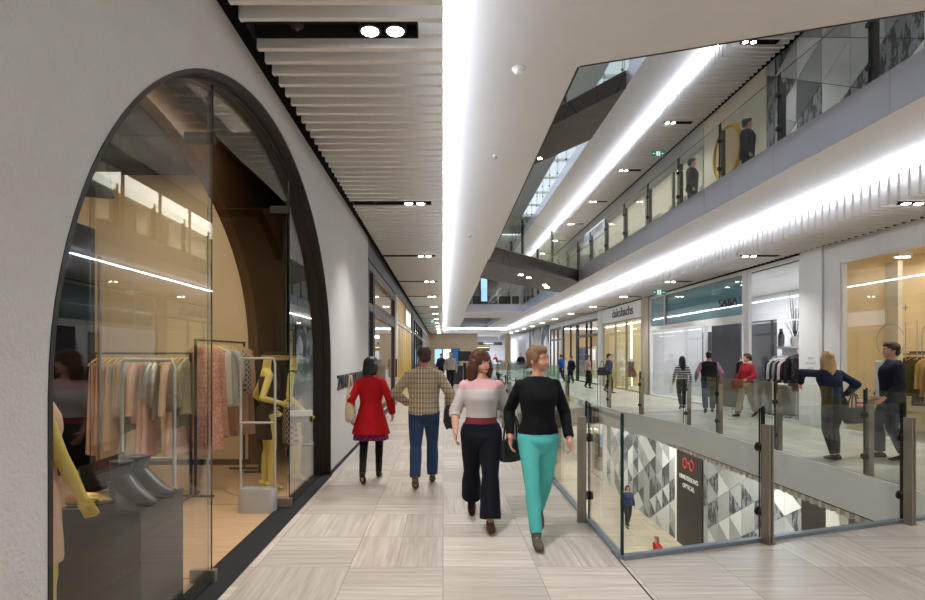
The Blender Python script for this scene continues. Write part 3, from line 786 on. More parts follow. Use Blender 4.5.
# SABA shop
window(XS, 16.15, 23.5, 2.78, H1, M['white_paint'], 'teal_glass', mull=(21.95,), fw=.09)
window(XS, 18.55, 23.5, 0, 2.78, M['white_paint'], 'glass_shop', mull=(), fw=.09)
window(XS, 13.55, 16.0, 0, H1, M['white_paint'], 'glass_shop', fw=.09)
struct('trim_13', MB().box(XS-.01, 16.0, 0, XS+.12, 16.15, H1), M['white_paint'])
struct('trim_13', MB().box(XS+.0, 16.15, 2.62, XS+.1, 18.6, 2.78), M['white_paint'])
struct('wall_right', MB().box(XS+.075, 16.25, 2.82, XS+.098, 23.4, H1-.1), M['teal_fascia'])
tx = text('shop_sign', 'SABA', .33, M['black'], (XS-.02, 17.02, 3.27), ROT_R, .012, width=1.12)
tag(tx, 'black SABA lettering on the teal glass above the shop doorway', 'sign')
room(XS, 12.4, 13.56, 23.5, 4.0, 'greywhite', None, 330, (.95,.97,1))
def screen(label, name, x, ya, yb, za, zb, m, cat):
    t = thing(name, label, cat, (x, (ya+yb)/2, za)); w = (yb-ya)/2
    MB().rbox(0, -w, .03, .1, w, zb-za, .01).build('panel', M[m], t); MB().box(-.03, -w-.05, 0, .14, w+.05, .03).build('base', M['matt_black'], t)
    return t
screen('tall dark charcoal partition standing just inside the SABA doorway', 'partition', 9.35, 17.7, 19.5, 0, 2.78, 'dark_panel', 'partition')
screen('grey ribbed curtain panel inside the glass right of the SABA doorway', 'partition', 9.3, 15.75, 17.0, 0, 2.68, 'grey_panel', 'partition')
screen('narrow dark changing panel behind the left SABA window', 'partition', 10.6, 22.2, 22.9, 0, 2.6, 'dark_panel', 'partition')
rk = rail_rack('slim black clothes rail just inside the SABA doorway', (9.9, 18.05), (9.1, 17.2), 1.58, 'black')
for k, (cn, cc) in enumerate((('white','#e4e2de'),('pale pink','#d9c2c0'),('black','#141416'),('red','#8e1f28'),('black','#161618'))):
    f = .12+.19*k
    garment('%s top on the SABA doorway rail, %s from the left' % (cn, ORD[k].replace('nearest','first')), (9.9-.8*f, 18.05-.85*f, 1.565), .75, F('saba_'+cn.replace(' ','_'), cc), .72, .2, .45, 1.05, 300+k, 'tops on the SABA doorway rail', 'white_paint')
# white shelf, vase of branches, hanging clothes in the right window
t = thing('display_shelf', 'long white display shelf in the right SABA window', 'shelf', (9.85, 15.85, 0))
MB().box(-.25, -.78, 1.86, .25, .8, 1.92).build('shelf_board', M['white_paint'], t)
MB().box(-.25, -.78, .78, .25, .8, .84).build('shelf_board', M['white_paint'], t)
MB().box(-.22, -.76, 0, .22, .78, .78).build('cabinet', M['satin_grey'], t)
MB().box(.22, -.78, .84, .25, .8, 1.86).build('back_panel', M['white_paint'], t)
t = thing('branch_vase', 'dark bottle vase on the white SABA shelf', 'vase', (9.78, 16.2, 1.92))
MB().lathe([(.06,0),(.085,.03),(.09,.2),(.085,.32),(.05,.4),(.04,.5),(.048,.52)], (0,0,0), 20).build('body', M['leather'], t, True)
t = thing('dried_branches', 'bare branches fanned out above the white SABA shelf', 'branches', (9.9, 15.75, 1.92))
r = random.Random(5)
MB().lathe([(.09,0),(.12,.05),(.12,.2),(.09,.26),(.1,.28)], (0,0,0), 20).build('pot', M['satin_grey'], t, True)
for k in range(20):
    a = r.uniform(-1.05, 1.05); b = r.uniform(-.25, .25); L = r.uniform(.9, 1.6); pts = []
    for i in range(6):
        f = i/5; pts.append((b*f*L+r.uniform(-.012,.012), math.sin(a)*L*f*(.7+.3*f)*.72+r.uniform(-.01,.01), .1+math.cos(a)*L*f))
    mb = MB(); mb.tube(pts, [.009,.008,.007,.006,.004,.002], 5)
    p = Vector(pts[3]); mb.tube([p, p+Vector((r.uniform(-.05,.05), math.sin(a)*.18+r.uniform(-.12,.12), .25))], [.004,.0015], 4)
    mb.build('branch', M['leather_grey'], t, True)
for k, (cn, cc) in enumerate((('black','#17171a'),('white','#e8e6e2'),('black','#141417'),('grey','#a5a4a6'),('black','#121215'),('white','#e2e0dd'),('black','#151518'))):
    garment('%s short top hanging under the white SABA shelf, %s from the left' % (cn, ORD[k].replace('nearest','first')), (9.2, 15.52-.12*k, 1.62), R.uniform(-.1,.1), F('sb_'+cn, cc), .68, .19, .4, 1.05, 330+k, 'tops under the SABA shelf', 'white_paint')
rk = rail_rack('chrome display rail in front of the white SABA shelf', (9.2, 15.62), (9.2, 14.6), 1.635, 'chrome')
t = thing('dress_form', 'dark jacket over blue top on a stand at the right end of the SABA window', 'dress form', (8.98, 14.15, 0))
MB().lathe([(.2,0),(.2,.015),(.02,.03),(.014,.05),(.014,1.0)], (0,0,0), 20).build('stand', M['chrome'], t, True)
cloth_mb(.85, .24, .5, 1.1, 901, .09).build('jacket', F('sb_jacket', '#1d1e22'), t, True, loc=(0,0,1.75)); bpy.context.view_layer.update()
t.children[-1].rotation_euler = (0,0,.9)
cloth_mb(.55, .15, 0, 1.1, 902, .06).build('top', F('sb_blue', '#23306e'), t, True, loc=(0,0,1.32))
MB().lathe([(.03,0),(.04,.06),(.03,.1)], (0,0,1.70), 14).build('neck', M['cream'], t, True)
for k in range(3):
    x0, y0 = (8.95, 14.55+.36*k); t = thing('black_shoe_pair', 'pair of black heeled shoes on the SABA window floor, %s from the right' % ('first','second','third')[k], 'shoes', (x0, y0, -.008))
    for s in (-.06, .06):
        mb = MB(); mb.loft([mb.ering((0,.11,.02),.012,.008,12), mb.ering((0,.06,.03),.03,.02,12), mb.ering((0,0,.06),.032,.03,12), mb.ering((0,-.08,.09),.03,.03,12)])
        q = mb.build('shoe', M['leather'], t, True, loc=(s,0,0))
light('SPOT', 'saba_spot', (9.4, 14.8, 3.8), 60, size=.05)

# stone pier, "dakshachs" boutique, pier
struct('wall_right', MB().box(XS-.05, 23.55, 0, XS+.3, 24.4, H1+.4), M['stone'])
window(XS, 24.45, 30.4, 0, 3.35, M['stone'], 'glass_warm', mull=(26.6, 28.3), fw=.05)
struct('trim_14', MB().box(XS-.03, 24.42, 3.36, XS+.1, 30.4, H1), M['white_paint'])
tx = text('shop_sign', 'dakshachs', .62, M['black'], (XS-.045, 27.0, 3.74), ROT_R, .01, width=3.1)
tag(tx, 'black lower case lettering on the white fascia of the yellow lit boutique', 'sign')
struct('wall_right', MB().box(XS-.05, 30.42, 0, XS+.3, 31.2, H1+.4), M['white_paint'])
M['olive_wall'] = P('olive_cream', '#c6bd9a', .7, var=.05)
room(XS, 12.4, 24.45, 30.4, 3.9, 'olive_wall', None, 150, (1,.95,.8))
for k, (yy, m, lab) in enumerate(((25.95,'strip_yellow','bright yellow vertical light strip in the boutique window'),(28.6,'lamp_soft','warm vertical light strip behind the dress forms'))):
    t = thing('light_strip', lab, 'light', (9.6, yy, 0)); MB().box(0,-.05,.1,.04,.05,3.2).build('tube', M[m], t); MB().box(.041,-.09,0,.08,.09,3.3).build('channel', M['white_paint'], t)
    if k: 
        for c in t.children: c.scale = (1,.6,1)

# dark framed shops further on, glazed
def fshop(y0, y1, mull, m, trans=(2.6,)):
    window(XS, y0, y1, 0, 3.9, M[m], 'glass_shop', mull=mull, trans=trans, fw=.12)
window(XS, 31.3, 36.2, 0, 3.75, M['black'], 'glass_shop', mull=(33.0,34.0), trans=(2.85,), fw=.13)
window(XS, 36.4, 40.6, 0, 3.75, M['black'], 'glass_shop', mull=(38.2,), trans=(), fw=.13)
struct('wall_right', MB().box(XS-.03, 40.6, 0, XS+.2, 41.0, H1+.3), M['satin_grey'])
window(XS, 41.05, 45.5, 0, 3.75, M['navy_frame'], 'glass_shop', mull=(42.5,44.0), trans=(2.85,), fw=.13)
struct('trim_15', MB().box(XS-.02, 31.25, 3.76, XS+.12, 45.5, H1+.3), M['satin_grey'])
room(XS, 12.4, 31.25, 45.5, 3.9, 'cream', None, 380, (1,.95,.86))
for k in range(8):
    cn, cc = [('black','#141416'),('cream','#d8cdb8'),('brown','#6b4a33'),('grey','#7d7c7c')][k % 4]
    t = thing('display_cabinet', '%s display cabinet behind the dark framed windows, %s along' % (('dark' if k % 2 else 'pale'), ORD[k].replace('nearest','first')), 'cabinet', (11.2, 32.3+1.7*k, 0), 0, 'cabinets behind the dark framed windows')
    MB().box(-.3,-.6,0,.3,.6,2.3).build('carcass', F('cab_'+cn, cc), t)
    for zz in (.7, 1.2, 1.7): MB().box(-.34,-.55,zz,-.3,.55,zz+.04).build('shelf_edge', M['hang_wood'], t)
hoarding('grey hoarding of large printed triangles far along the right side', XS, 46, 55.8, 0, H1+.2, 1.35, 4, dark=1)
struct('wall_right', MB().box(XS-.05, 55.9, 0, XS+.3, 64, H1+.4), M['marble'])

# ------------------------------------------------------------------ level two, right gallery (z = Z2)
hoarding('grey and white hoarding of printed triangles on the upper right gallery', XS, 1.0, 15.0, Z2, Z2+4.2, 1.05, 11, dark=0)
struct('wall_right', MB().box(XS, 15.05, Z2, XS+.15, 18.6, Z2+4.4), M['cream_light'])
t = thing('ring_sign', 'round pale gold ring emblem on the cream wall of the upper gallery', 'emblem', (XS-.05, 17.0, Z2+2.55))
mb = MB(); n = 40
mb.loft([[( -.0-.05*math.cos(2*PI*j/10), (.78+.07*math.sin(2*PI*j/10))*math.cos(2*PI*i/n), (.78+.07*math.sin(2*PI*j/10))*math.sin(2*PI*i/n)) for j in range(10)] for i in range(n+1)], caps=False)
mb.build('ring', M['gold'], t, True)
MB().disc((.02,0,0), (1,0,0), .74, .04, 40).build('disc', M['cream'], t)
window(XS, 18.65, 29.8, Z2, Z2+3.4, M['satin_grey'], 'glass_shop', mull=(21.2,24.0,26.8), fw=.08)
window(XS, 30.0, 46, Z2, Z2+3.1, M['satin_grey'], 'glass_shop', mull=(33,36,39,42), fw=.08)
struct('trim_16', MB().box(XS-.02, 18.6, Z2+3.41, XS+.1, 46, Z2+4.4), M['greywhite'])
room(XS, 12.4, 18.65, 46, 3.9, 'cream_light', None, 520, (1,.96,.86), z=Z2)
struct('wall_right', MB().box(XS, 46, Z2, XS+.2, Y1, Z2+4.4), M['greywhite'])
for k, yy in enumerate((19.6, 22.4, 25.2)):
    t = thing('display_case', 'cream lit display frame in the upper gallery window, %s along' % ORD[k].replace('nearest','first'), 'display frame', (9.6, yy+.5, Z2))
    mb = MB(); mb.prism(rect(-.9,0,.9,2.7), [rect(-.78,.12,.78,2.58)], wallx, 0, .12); mb.build('frame', M['white_paint'], t)
    MB().box(.06,-.8,.1,.1,.8,2.6).build('back_board', M['cream'], t)
    MB().box(.0,-.7,.9,.06,.7,.94).build('shelf', M['white_paint'], t)
t = thing('shop_sign', 'white light box sign with blue and navy letters on the upper gallery', 'sign', (XS-.1, 31.9, 8.62))
MB().rbox(0,-2.0,-.34,.07,2.0,.34,.02).build('light_box', M['sign_white'], t)
text('lettering', 'arch', .62, M['blue_letter'], (-.012,1.05,0), ROT_R, .004, width=1.35, parent=t)
text('lettering', 'TOWER', .5, M['navy_letter'], (-.012,-.75,0), ROT_R, .004, width=2.1, parent=t)

# kiosk and glazed shop at the far side of the upper atrium
t = thing('kiosk', 'distant glazed kiosk with dark fascia beyond the upper atrium', 'kiosk', (3.4, 43.6, Z2))
MB().box(-2.2,0,2.6,3.0,3,2.95).build('fascia', M['black'], t); MB().box(-2.2,.05,0,3.0,.08,2.6).build('glazing', M['glass_shop'], t)
for k in range(6): MB().box(-2.2+k*1.02,0,0,-2.12+k*1.02,.1,2.6).build('mullion', M['satin_grey'], t)
MB().box(-2.2,2.6,0,3.0,2.7,2.6).build('back_wall', M['greywhite'], t); MB().box(-1.4,.6,0,2.6,1.2,1.05).build('counter', M['black'], t)
t = thing('advert_screen', 'bright pale blue upright screen on the distant upper gallery', 'screen', (3.1, 42.3, Z2))
MB().box(-.3,0,0,.3,.22,3.3).build('case', M['black'], t); MB().box(-.24,-.012,.45,.24,0,2.7).build('display', M['screen_blue'], t)

# ------------------------------------------------------------------ exit signs
def exit_sign(label, loc, faces=-1, drop=.12):
    t = thing('exit_sign', label, 'exit sign', loc)
    MB().rbox(-.24,-.025,-.2,.24,.025,0,.008).build('case', M['white_paint'], t)
    MB().box(-.225,-.028,-.185,.225,-.0255,-.015).build('face', M['exit_green'], t)
    MB().box(-.07,-.031,-.18,.07,-.0285,-.02).build('door_panel', M['exit_white'], t)
    # running figure and two arrows
    mb = MB(); mb.disc((.012,-.0325,-.055),(0,1,0),.014,.002,12)
    mb.tube([(.005,-.0325,-.075),(-.01,-.0325,-.115)], .012, 6); mb.tube([(-.01,-.0325,-.115),(.022,-.0325,-.135),(.012,-.0325,-.165)], .007, 6); mb.tube([(-.01,-.0325,-.115),(-.03,-.0325,-.14),(-.052,-.0325,-.142)], .007, 6); mb.tube([(-.035,-.0325,-.1),(.0,-.0325,-.085),(.035,-.0325,-.1)], .006, 6)
    mb.build('running_figure', M['exit_green'], t)
    for s in (-1, 1):
        mb = MB(); mb.box(s*.1,-.030,-.108,s*.165,-.0285,-.092); mb.add([(s*.16,-.030,-.13),(s*.205,-.030,-.1),(s*.16,-.030,-.07)], [(0,1,2)]); mb.build('arrow', M['exit_white'], t)
    for x in (-.15, .15): MB().tube([(x,0,0),(x,0,drop)], .008, 8).build('hanger_rod', M['chrome'], t, True)
exit_sign('green exit sign hanging from the right slatted ceiling before the SABA fascia', (7.75, 20.1, ZS-.10))
exit_sign('green exit sign under the slatted ceiling of the upper right gallery', (8.02, 20.9, ZS+5.16))
exit_sign('small green exit sign far along the left slatted ceiling', (-.7, 37.5, ZS-.10))

# ------------------------------------------------------------------ LEFT SIDE beyond the white wall
x0 = WL
struct('wall_left', MB().box(WL-.5, 11.81, 0, WL-.06, 12.0, ZS+.5), M['black'])
window(WL-.03, 12.05, 18.75, 0, 3.72, M['navy_frame'], 'glass_shop', mull=(13.0,), trans=(2.75,), fw=.16, sgn=-1)
o = bpy.data.objects['window_%d' % WN[0]]
mb = MB()
for a, b in ((.24,2.66),(2.84,3.54)): mb.prism(rect(13.1,a,18.55,b), [rect(13.17,a+.07,18.48,b-.07)], wallx, WL-.02, WL-.06)
mb.build('inner_frame', M['wood_trim'], o)
struct('trim_17', MB().box(WL-.4, 11.81, 3.73, WL-.0, 19.15, ZS+.6), M['navy_frame'])
struct('trim_18', MB().box(WL-.3, 18.8, 0, WL+.02, 19.15, 3.72), M['white_paint'])
room(WL, -5.5, 12.0, 19.0, 3.9, 'cream', None, 60, (1,.92,.8))
MB().box(WL+.0,18.5,.95,WL+.06,18.56,1.55).build('handle', M['wood_trim'], o)
# gold fronted shop
t = struct('wall_left', MB().box(WL-.3, 19.2, 0, WL-.06, 28.4, 3.75), M['gold'])
for k in range(7):
    yy = 19.35+1.29*k; MB().rbox(WL-.06, yy, .08, WL-.02, yy+1.2, 2.72, .015).build('panel', M['gold'], t)
MB().box(WL-.06, 19.2, 2.78, WL+.0, 28.4, 2.9).build('sill', M['white_paint'], t)
struct('trim_19', MB().box(WL-.3, 19.16, 3.76, WL-.0, 28.45, ZS+.5), M['navy_frame'])
for a, b, lab in ((19.5,23.2,'gold edged clerestory light over the gold shopfront, nearer one'),(24.0,27.8,'white lit clerestory panel over the gold shopfront, farther one')):
    tt = thing('clerestory_light', lab, 'light panel', (WL-.05, (a+b)/2, 2.92)); h = (b-a)/2
    mb = MB(); mb.prism(rect(-h,0,h,.8), [rect(-h+.08,.08,h-.08,.72)], wallx, 0, .04); mb.build('frame', M['gold'], tt)
    MB().box(.0,-h+.08,.08,.015,h-.08,.72).build('panel', M['gold'] if 'nearer' in lab else M['screen_white'], tt)
# darker glazed shops to the end
struct('trim_20', MB().box(WL-.3, 28.45, 0, WL+.02, 29.6, ZS+.4), M['navy_frame'])
window(WL-.03, 29.65, 44, 0, 3.8, M['navy_frame'], 'glass_shop', mull=(32.5,35.4,38.3,41.2), trans=(2.9,), fw=.14, sgn=-1)
window(WL-.03, 44.3, 62, 0, 3.8, M['satin_grey'], 'glass_shop', mull=(48.6,53,57.4), trans=(2.9,), fw=.14, sgn=-1)
struct('trim_21', MB().box(WL-.4, 28.5, 3.81, WL, Y1, ZS+.5), M['navy_frame'])
struct('wall_left', MB().box(WL-.3, 62.1, 0, WL, Y1, ZS+.5), M['cream'])
room(WL, -5.5, 28.5, 62, 3.9, 'greywhite', None, 420, (.95,.96,1))

# far hall things
t = thing('wall_screens', 'row of three lit screens on the far beige wall', 'screens', (-.0, Y1-.03, 1.5))
for k, m in enumerate(('screen_blue','screen_white','screen_dim')):
    b = MB(); b.rbox(-1.0+k*1.0,-.06,-.9,-.08+k*1.0,0,.9,.02); c = b.build('screen_case', M['black'], t)
    MB().box(-.96+k*1.0,-.066,-.86,-.12+k*1.0,-.061,.86).build('display', M[m], c)
t = thing('information_kiosk', 'black slanted screen on a dark stand right of the far walking man', 'kiosk', (1.2, 31.0, 0))
MB().box(-.3,-.2,0,.3,.2,.04).build('base', M['matt_black'], t); MB().rbox(-.08,-.06,.04,.08,.06,1.25,.02).build('column', M['matt_black'], t)
b = MB().rbox(-.36,-.04,-.27,.36,.04,.27,.02).build('screen_head', M['black'], t, loc=(0,-.02,1.62)); b.rotation_euler = (-.2,0,0)
t = thing('counter_desk', 'low dark counter on the walkway behind the far walking man', 'counter', (.75, 34.0, 0))
MB().rbox(-.4,-1.8,0,.4,1.8,1.0,.03).build('carcass', M['dark_panel'], t); MB().rbox(-.45,-1.85,1.0,.45,1.85,1.05,.015).build('top', M['black'], t)
t = thing('direction_sign', 'black hanging sign band with white words in the far bright hall', 'sign', (5.5, Y1+6, 3.1))
MB().box(-1.9,-.06,-.2,1.9,.06,.2).build('board', M['black'], t)
text('lettering', 'PARKING', .3, M['white_letter'], (.2,-.065,0), (PI/2,0,0), .004, width=1.3, parent=t)
for s in (-1.5,1.5): MB().tube([(s,0,.2),(s,0,1.65)], .02, 8).build('rod', M['chrome'], t, True)
t = thing('cafe_counter', 'dark counter front with lit menu strip in the far hall', 'counter', (4.9, Y1+9, 0))
MB().box(-.8,-.4,0,1.2,.4,1.1).build('carcass', M['dark_panel'], t); MB().box(-.8,.3,2.2,1.2,.5,2.9).build('menu_board', M['black'], t); MB().box(-.7,.28,2.62,1.1,.299,2.72).build('menu_light', M['strip_yellow'], t)

# ------------------------------------------------------------------ lower level, seen through the void
ZL = -5.26
hoarding('white and grey hoarding of printed triangles on the lower level, left of the optician panel', XS+.1, 21.02, 30, ZL, -1.0, .8, 21)
hoarding('white and grey hoarding of printed triangles on the lower level, right of the optician panel', XS+.1, 13.7, 18.85, ZL, -1.0, .8, 22)
t = thing('optician_panel', 'dark brown panel with red spectacles emblem on the lower level', 'sign panel', (XS+.06, 19.9, ZL))
MB().box(0,-1.0,0,.1,1.0,4.2).build('panel', M['bronze_dark'], t)
MB().box(-.02,1.0,0,.1,1.14,4.2).build('edge_strip', M['white_paint'], t)
text('lettering', "HENDERSON'S", .23, M['white_letter'], (-.01,0,2.52), ROT_R, .006, width=1.5, parent=t)
text('lettering', 'OPTICAL', .23, M['white_letter'], (-.01,0,2.22), ROT_R, .006, width=.95, parent=t)
mb = MB()
for s in (-1, 1):
    c = [(-.02, -s*.27+.17*math.cos(2*PI*i/6+.5), 3.05+.19*math.sin(2*PI*i/6+.5)) for i in range(7)]; mb.tube(c, .02, 6)
mb.tube([(-.02,.1,3.06),(-.02,0,3.12),(-.02,-.1,3.06)], .018, 6); mb.build('spectacles_emblem', M['red_sign'], t, True)
struct('wall_right', MB().box(XS+.1, 12.85, ZL, XS+.25, 13.68, -1.0), M['bronze_dark'])
struct('wall_right', MB().box(XS+.1, 12.4, ZL, XS+.25, 12.83, -1.0), M['white_paint'])
window(XS+.12, 6, 12.38, ZL, -1.3, M['satin_grey'], 'glass_shop', mull=(8,10.4), fw=.1)
struct('wall_right', MB().box(11, 5, ZL, 11.1, 13, -1), M['cream']); light('AREA', 'lower_shop_light', (9.9, 9, -1.4), 80, (1,.86,.62), 1.2, sizey=5)
struct('wall_right', MB().box(XS+.1, 30.02, ZL, XS+.25, 30.7, -1.0), M['white_paint'])
window(XS+.12, 30.75, 44, ZL, -1.6, M['satin_grey'], 'glass_warm', mull=(33,35.5,38,41), fw=.12)
struct('wall_right', MB().box(10.6, 30.75, ZL, 10.7, 44, -1), M['cream_light']); light('AREA', 'lower_shop_light', (9.7, 37, -1.5), 380, (1,.92,.78), 1.2, sizey=11)
struct('wall_left', MB().box(-6.6, 44.2, ZL, 12.4, 44.4, -.56), M['greywhite'])
t = thing('advert_screen', 'small lit screen on the lower level behind the near balustrade', 'screen', (6.6, 38, ZL))
MB().box(-.5,0,0,.5,.2,2.6).build('case', M['black'], t); MB().box(-.42,-.012,.7,.42,0,2.3).build('display', M['screen_blue'], t)
for k in range(6):
    t = thing('display_stand', 'tall lit goods stand behind the lower level glass, %s along' % ORD[k].replace('nearest','first'), 'display stand', (9.6, 31.8+2.1*k, ZL), 0, 'lower level display stands')
    MB().box(-.3,-.5,0,.3,.5,2.2).build('carcass', M['leather_grey'] if k % 2 else M['white_paint'], t)
    for zz in (.5,1.0,1.5,2.0): MB().box(-.34,-.45,zz,-.3,.45,zz+.03).build('shelf_edge', M['gold'], t)
# lower level ceiling spread lights
for yy in (9, 15, 21, 27, 34): light('AREA', 'lower_level_light', (7.2, yy, -.80), 170, (1,.95,.87), .5, sizey=3)
for yy in (8, 18, 28): light('AREA', 'lower_level_light', (-1.0, yy, -.62), 120, (1,.95,.87), .5, sizey=3)
# ------------------------------------------------------------------ the arched boutique on the left
XG = WL-.125       # glass plane
def gbox(mb, x0, y0, z0, x1, y1, z1):
    mb.box(x0, y0, z0, x1, y1, z1); return mb
YD1, YD2, ZD = 4.13, 6.19, 3.30
# fixed glazing follows the arch: near pane, far pane, pane over the doors
ar = arch(YC, AA-.052, AB-.052, ZC, .006)
def zarc(y): return ZC+(AB-.052)*math.sqrt(max(0, 1-((y-YC)/(AA-.052))**2))
win = thing('arched_window', 'arched frameless glazing of the boutique in the white wall', 'window', (XG, YC, 0))
def pane(poly, name='glass_panel'):
    mb = MB(); mb.prism([(a-YC, b) for a, b in poly], [], wallx, -.006, .006, 0, 1); return mb.build(name, [M['glass_warm'], M['glass_edge']], win)
lo = [p for p in ar if p[0] < YD1-.02]; pane([(YD1-.012,.006)]+lo[:]+[(YD1-.012, zarc(YD1-.012))] if False else lo+[(YD1-.012, zarc(YD1-.012)), (YD1-.012,.006)])
hi = [p for p in ar if p[0] > YD2+.02]; pane([(YD2+.012,.006),(YD2+.012, zarc(YD2+.012))]+hi)
mid = [(YD1+.006+(YD2-YD1-.012)*i/16, zarc(YD1+.006+(YD2-YD1-.012)*i/16)) for i in range(17)]
pane([(YD1+.006,ZD+.02)]+mid+[(YD2-.006,ZD+.02)])
# two door leaves standing open, pivoted on the glass plane
for y, lab in ((YD1,'frameless glass door leaf standing open, nearer one with the black top patch fitting'),(YD2,'frameless glass door leaf standing open, farther one beside the mannequins')):
    t = thing('glass_door', lab, 'door', (XG, y, 0))
    mb = MB(); mb.box(-.90, -.006, .03, -.03, .006, ZD)
    for i in range(len(mb.f)):
        if i not in (2, 4): mb.mi[i] = 1
    mb.build('glass_leaf', [M['glass_warm'], M['glass_edge']], t)
    mb = MB(); mb.rbox(-.16, -.025, .004, .03, .025, .10, .004); mb.build('bottom_fitting', M['steel'], t)
    mb = MB(); mb.rbox(-.20, -.025, ZD-.06, .02, .025, ZD+.02, .004); mb.box(-.03,-.012,ZD+.02,.0,.012,ZD+.16); mb.build('top_fitting', M['black'] if y == YD1 else M['bronze_dark'], t)
    if y == YD1: MB().tube([(-.80,-.05,.9),(-.80,-.05,2.4)], .014, 10).build('pull_handle', M['steel'], t, True)

# inner arched wall in brown panelling, cream alcove behind it
XI = -2.86
ai = arch(5.05, 3.58, 2.44, 1.75, -.011)
mb = MB(); pts = [p for p in ai if p[0] > 2.3]; y_first = pts[0][0]
poly = pts + [(10.6,-.011),(10.6,4.46),(y_first,4.46)]
mb.prism(poly, [], wallx, XI, XI-.14); struct('wall_left', mb, M['brown_panel'])
struct('trim_22', MB().box(XI-.0, 10.6, -.011, XI+.1, 10.66, 4.46), M['black'])
struct('wall_left', MB().box(-5.45, 8.66, -.011, XI-.141, 8.76, 4.46), M['cream'])
struct('wall_left', MB().box(-5.5, 2.3, -.011, -5.4, 8.66, 4.46), M['cream'])
MB().box(-5.399, 5.4, -.01, -5.36, 8.62, 3.62).build('door_2', M['void_black'])['kind'] = 'structure'  # black sheet on the wall, its colour standing in for an unlit doorway recess
struct('wall_left', MB().box(-5.4, 1.0, -.011, WL-.221, 1.1, 4.46), M['cream'])
struct('wall_left', MB().box(XI-.6, 10.9, -.011, WL-.221, 11.0, 4.46), M['matt_black'])
struct('ceiling', MB().box(-5.5, 1.0, 4.47, WL-.221, 11.0, 4.6), M['void_black'])
struct('baseboard_left', MB().box(-5.3, 8.62, -.011, XI-.15, 8.655, .07), M['bronze_dark'])
light('AREA', 'boutique_warm_light', (-4.0, 6.0, 4.4), 60, (1,.90,.74), 1.4, sizey=3.6)
light('AREA', 'boutique_window_light', (-2.3, 4.6, 4.4), 36, (1,.90,.74), .5, sizey=4.5)
light('SPOT', 'boutique_spot', (-2.3, 6.6, 4.3), 80, (1,.92,.78), .05, spot=1.0)
light('SPOT', 'boutique_spot', (-2.0, 3.3, 4.3), 34, (1,.92,.78), .05, spot=.9)

# wall washing track spot by the arch edge
t = thing('spotlight', 'black cone shaped spotlight inside the arched window at upper left', 'spotlight', (-1.93, 3.12, 2.62))
MB().lathe([(.045,.13),(.05,.10),(.085,-.055),(.08,-.06)], (0,0,0), 24).build('cone', M['matt_black'], t, True)
MB().disc((0,0,-.052), (0,0,1), .07, .01, 20).build('lamp', M['lamp_soft'], t)
MB().tube([(0,0,.12),(0,0,.2),(.05,-.01,.25),(.1,-.02,.25)], .01, 8).build('arm', M['matt_black'], t, True)
MB().box(.09,-.05,.21,.125,.02,.29).build('wall_bracket', M['matt_black'], t)
t.rotation_euler = (.25, .1, 0)

# back clothes rail (across) with blush dresses
ZR = 1.70
rail_rack('black clothes rail across the back of the arched boutique, full of blush garments', (-4.12, 6.62), (-2.98, 6.62), ZR, 'black', feet=True)
blush = [('dusty pink','#c79b88',1.15,0,1.2),('dusty pink','#c9a08c',1.05,0,1.35),('rose beige','#c7a48d',.95,0,1.1),('rose beige','#cdb097',1.12,0,1.3),('champagne','#b79f7d',.70,0,1.1),('sand','#cdb492',.62,0,1.1),('dark grey','#595654',.9,0,1.0),
         ('silver grey','#a9a49c',.66,.4,1.0),('pale pink','#d3ad98',.78,.5,1.1),('blush','#cf9f8c',1.2,0,1.6),('blush','#d1a795',1.15,0,1.5),('silver metallic','#9a9a92',.62,.3,1.2),('silver metallic','#a5a497',.75,.35,1.2),('cream','#e2d0b8',.6,0,1.0),('cream pink','#dcbfa8',.9,.5,1.0),('blush','#cfa58f',1.18,0,1.5),('dark grey','#6b6661',.85,.45,1.0),('olive grey','#8d8a73',.7,.4,1.0)]
for k, (cn, cc, L, sl, fl) in enumerate(blush):
    fab = F('bl_'+cn.replace(' ','_')+str(k), cc, metal=.75 if 'metallic' in cn else 0, rough=.3 if 'metallic' in cn else .6, var=.12)
    garment('%s %s, %s from the left on the back rail' % (cn, 'dress' if L > 1 else 'top', ORD[k].replace('nearest','first')), (-4.06+.0615*k, 6.62, ZR-.014), PI/2+.08+R.uniform(-.1,.1), fab, L, .2, sl, fl, 40+k, 'blush garments on the back rail', thick=.03, straps=(sl == 0 or k % 3 == 0), cat='dress' if L > 1 else 'top')
# second rail running away from the window
rail_rack('black framed clothes rail just inside the open doors of the boutique', (-2.93, 6.63), (-2.93, 8.25), 1.86, 'black')
row2 = [('pink lace','#c98b7c',1.3,0,1.35,'lace','#e0b5a4'),('pink lace','#c9907f',1.2,0,1.3,'lace','#dfb3a2'),('white','#e5e1d8',.8,0,1.1,None,None),('pale grey satin','#b9bcb6',.85,.3,1.25,None,None),('checked grey','#c0b9ad',.8,.5,1.0,'check','#55524e'),('blush','#cfa58f',1.2,.5,1.1,None,None),('blush','#d0aa96',1.3,0,1.2,None,None)]
for k, (cn, cc, L, sl, fl, kd, c2) in enumerate(row2):
    garment('%s %s on the black framed rail, %s from the window' % (cn, 'dress' if L > 1 else 'top', ORD[k]), (-2.93, 6.82+.2*k, 1.846), .12+R.uniform(-.1,.1), F('r2_'+cn.replace(' ','_')+str(k), cc, kind=kd, col2=c2, rough=.55), L, .2, sl, fl, 70+k, 'garments on the black framed rail', cat='dress' if L > 1 else 'top')
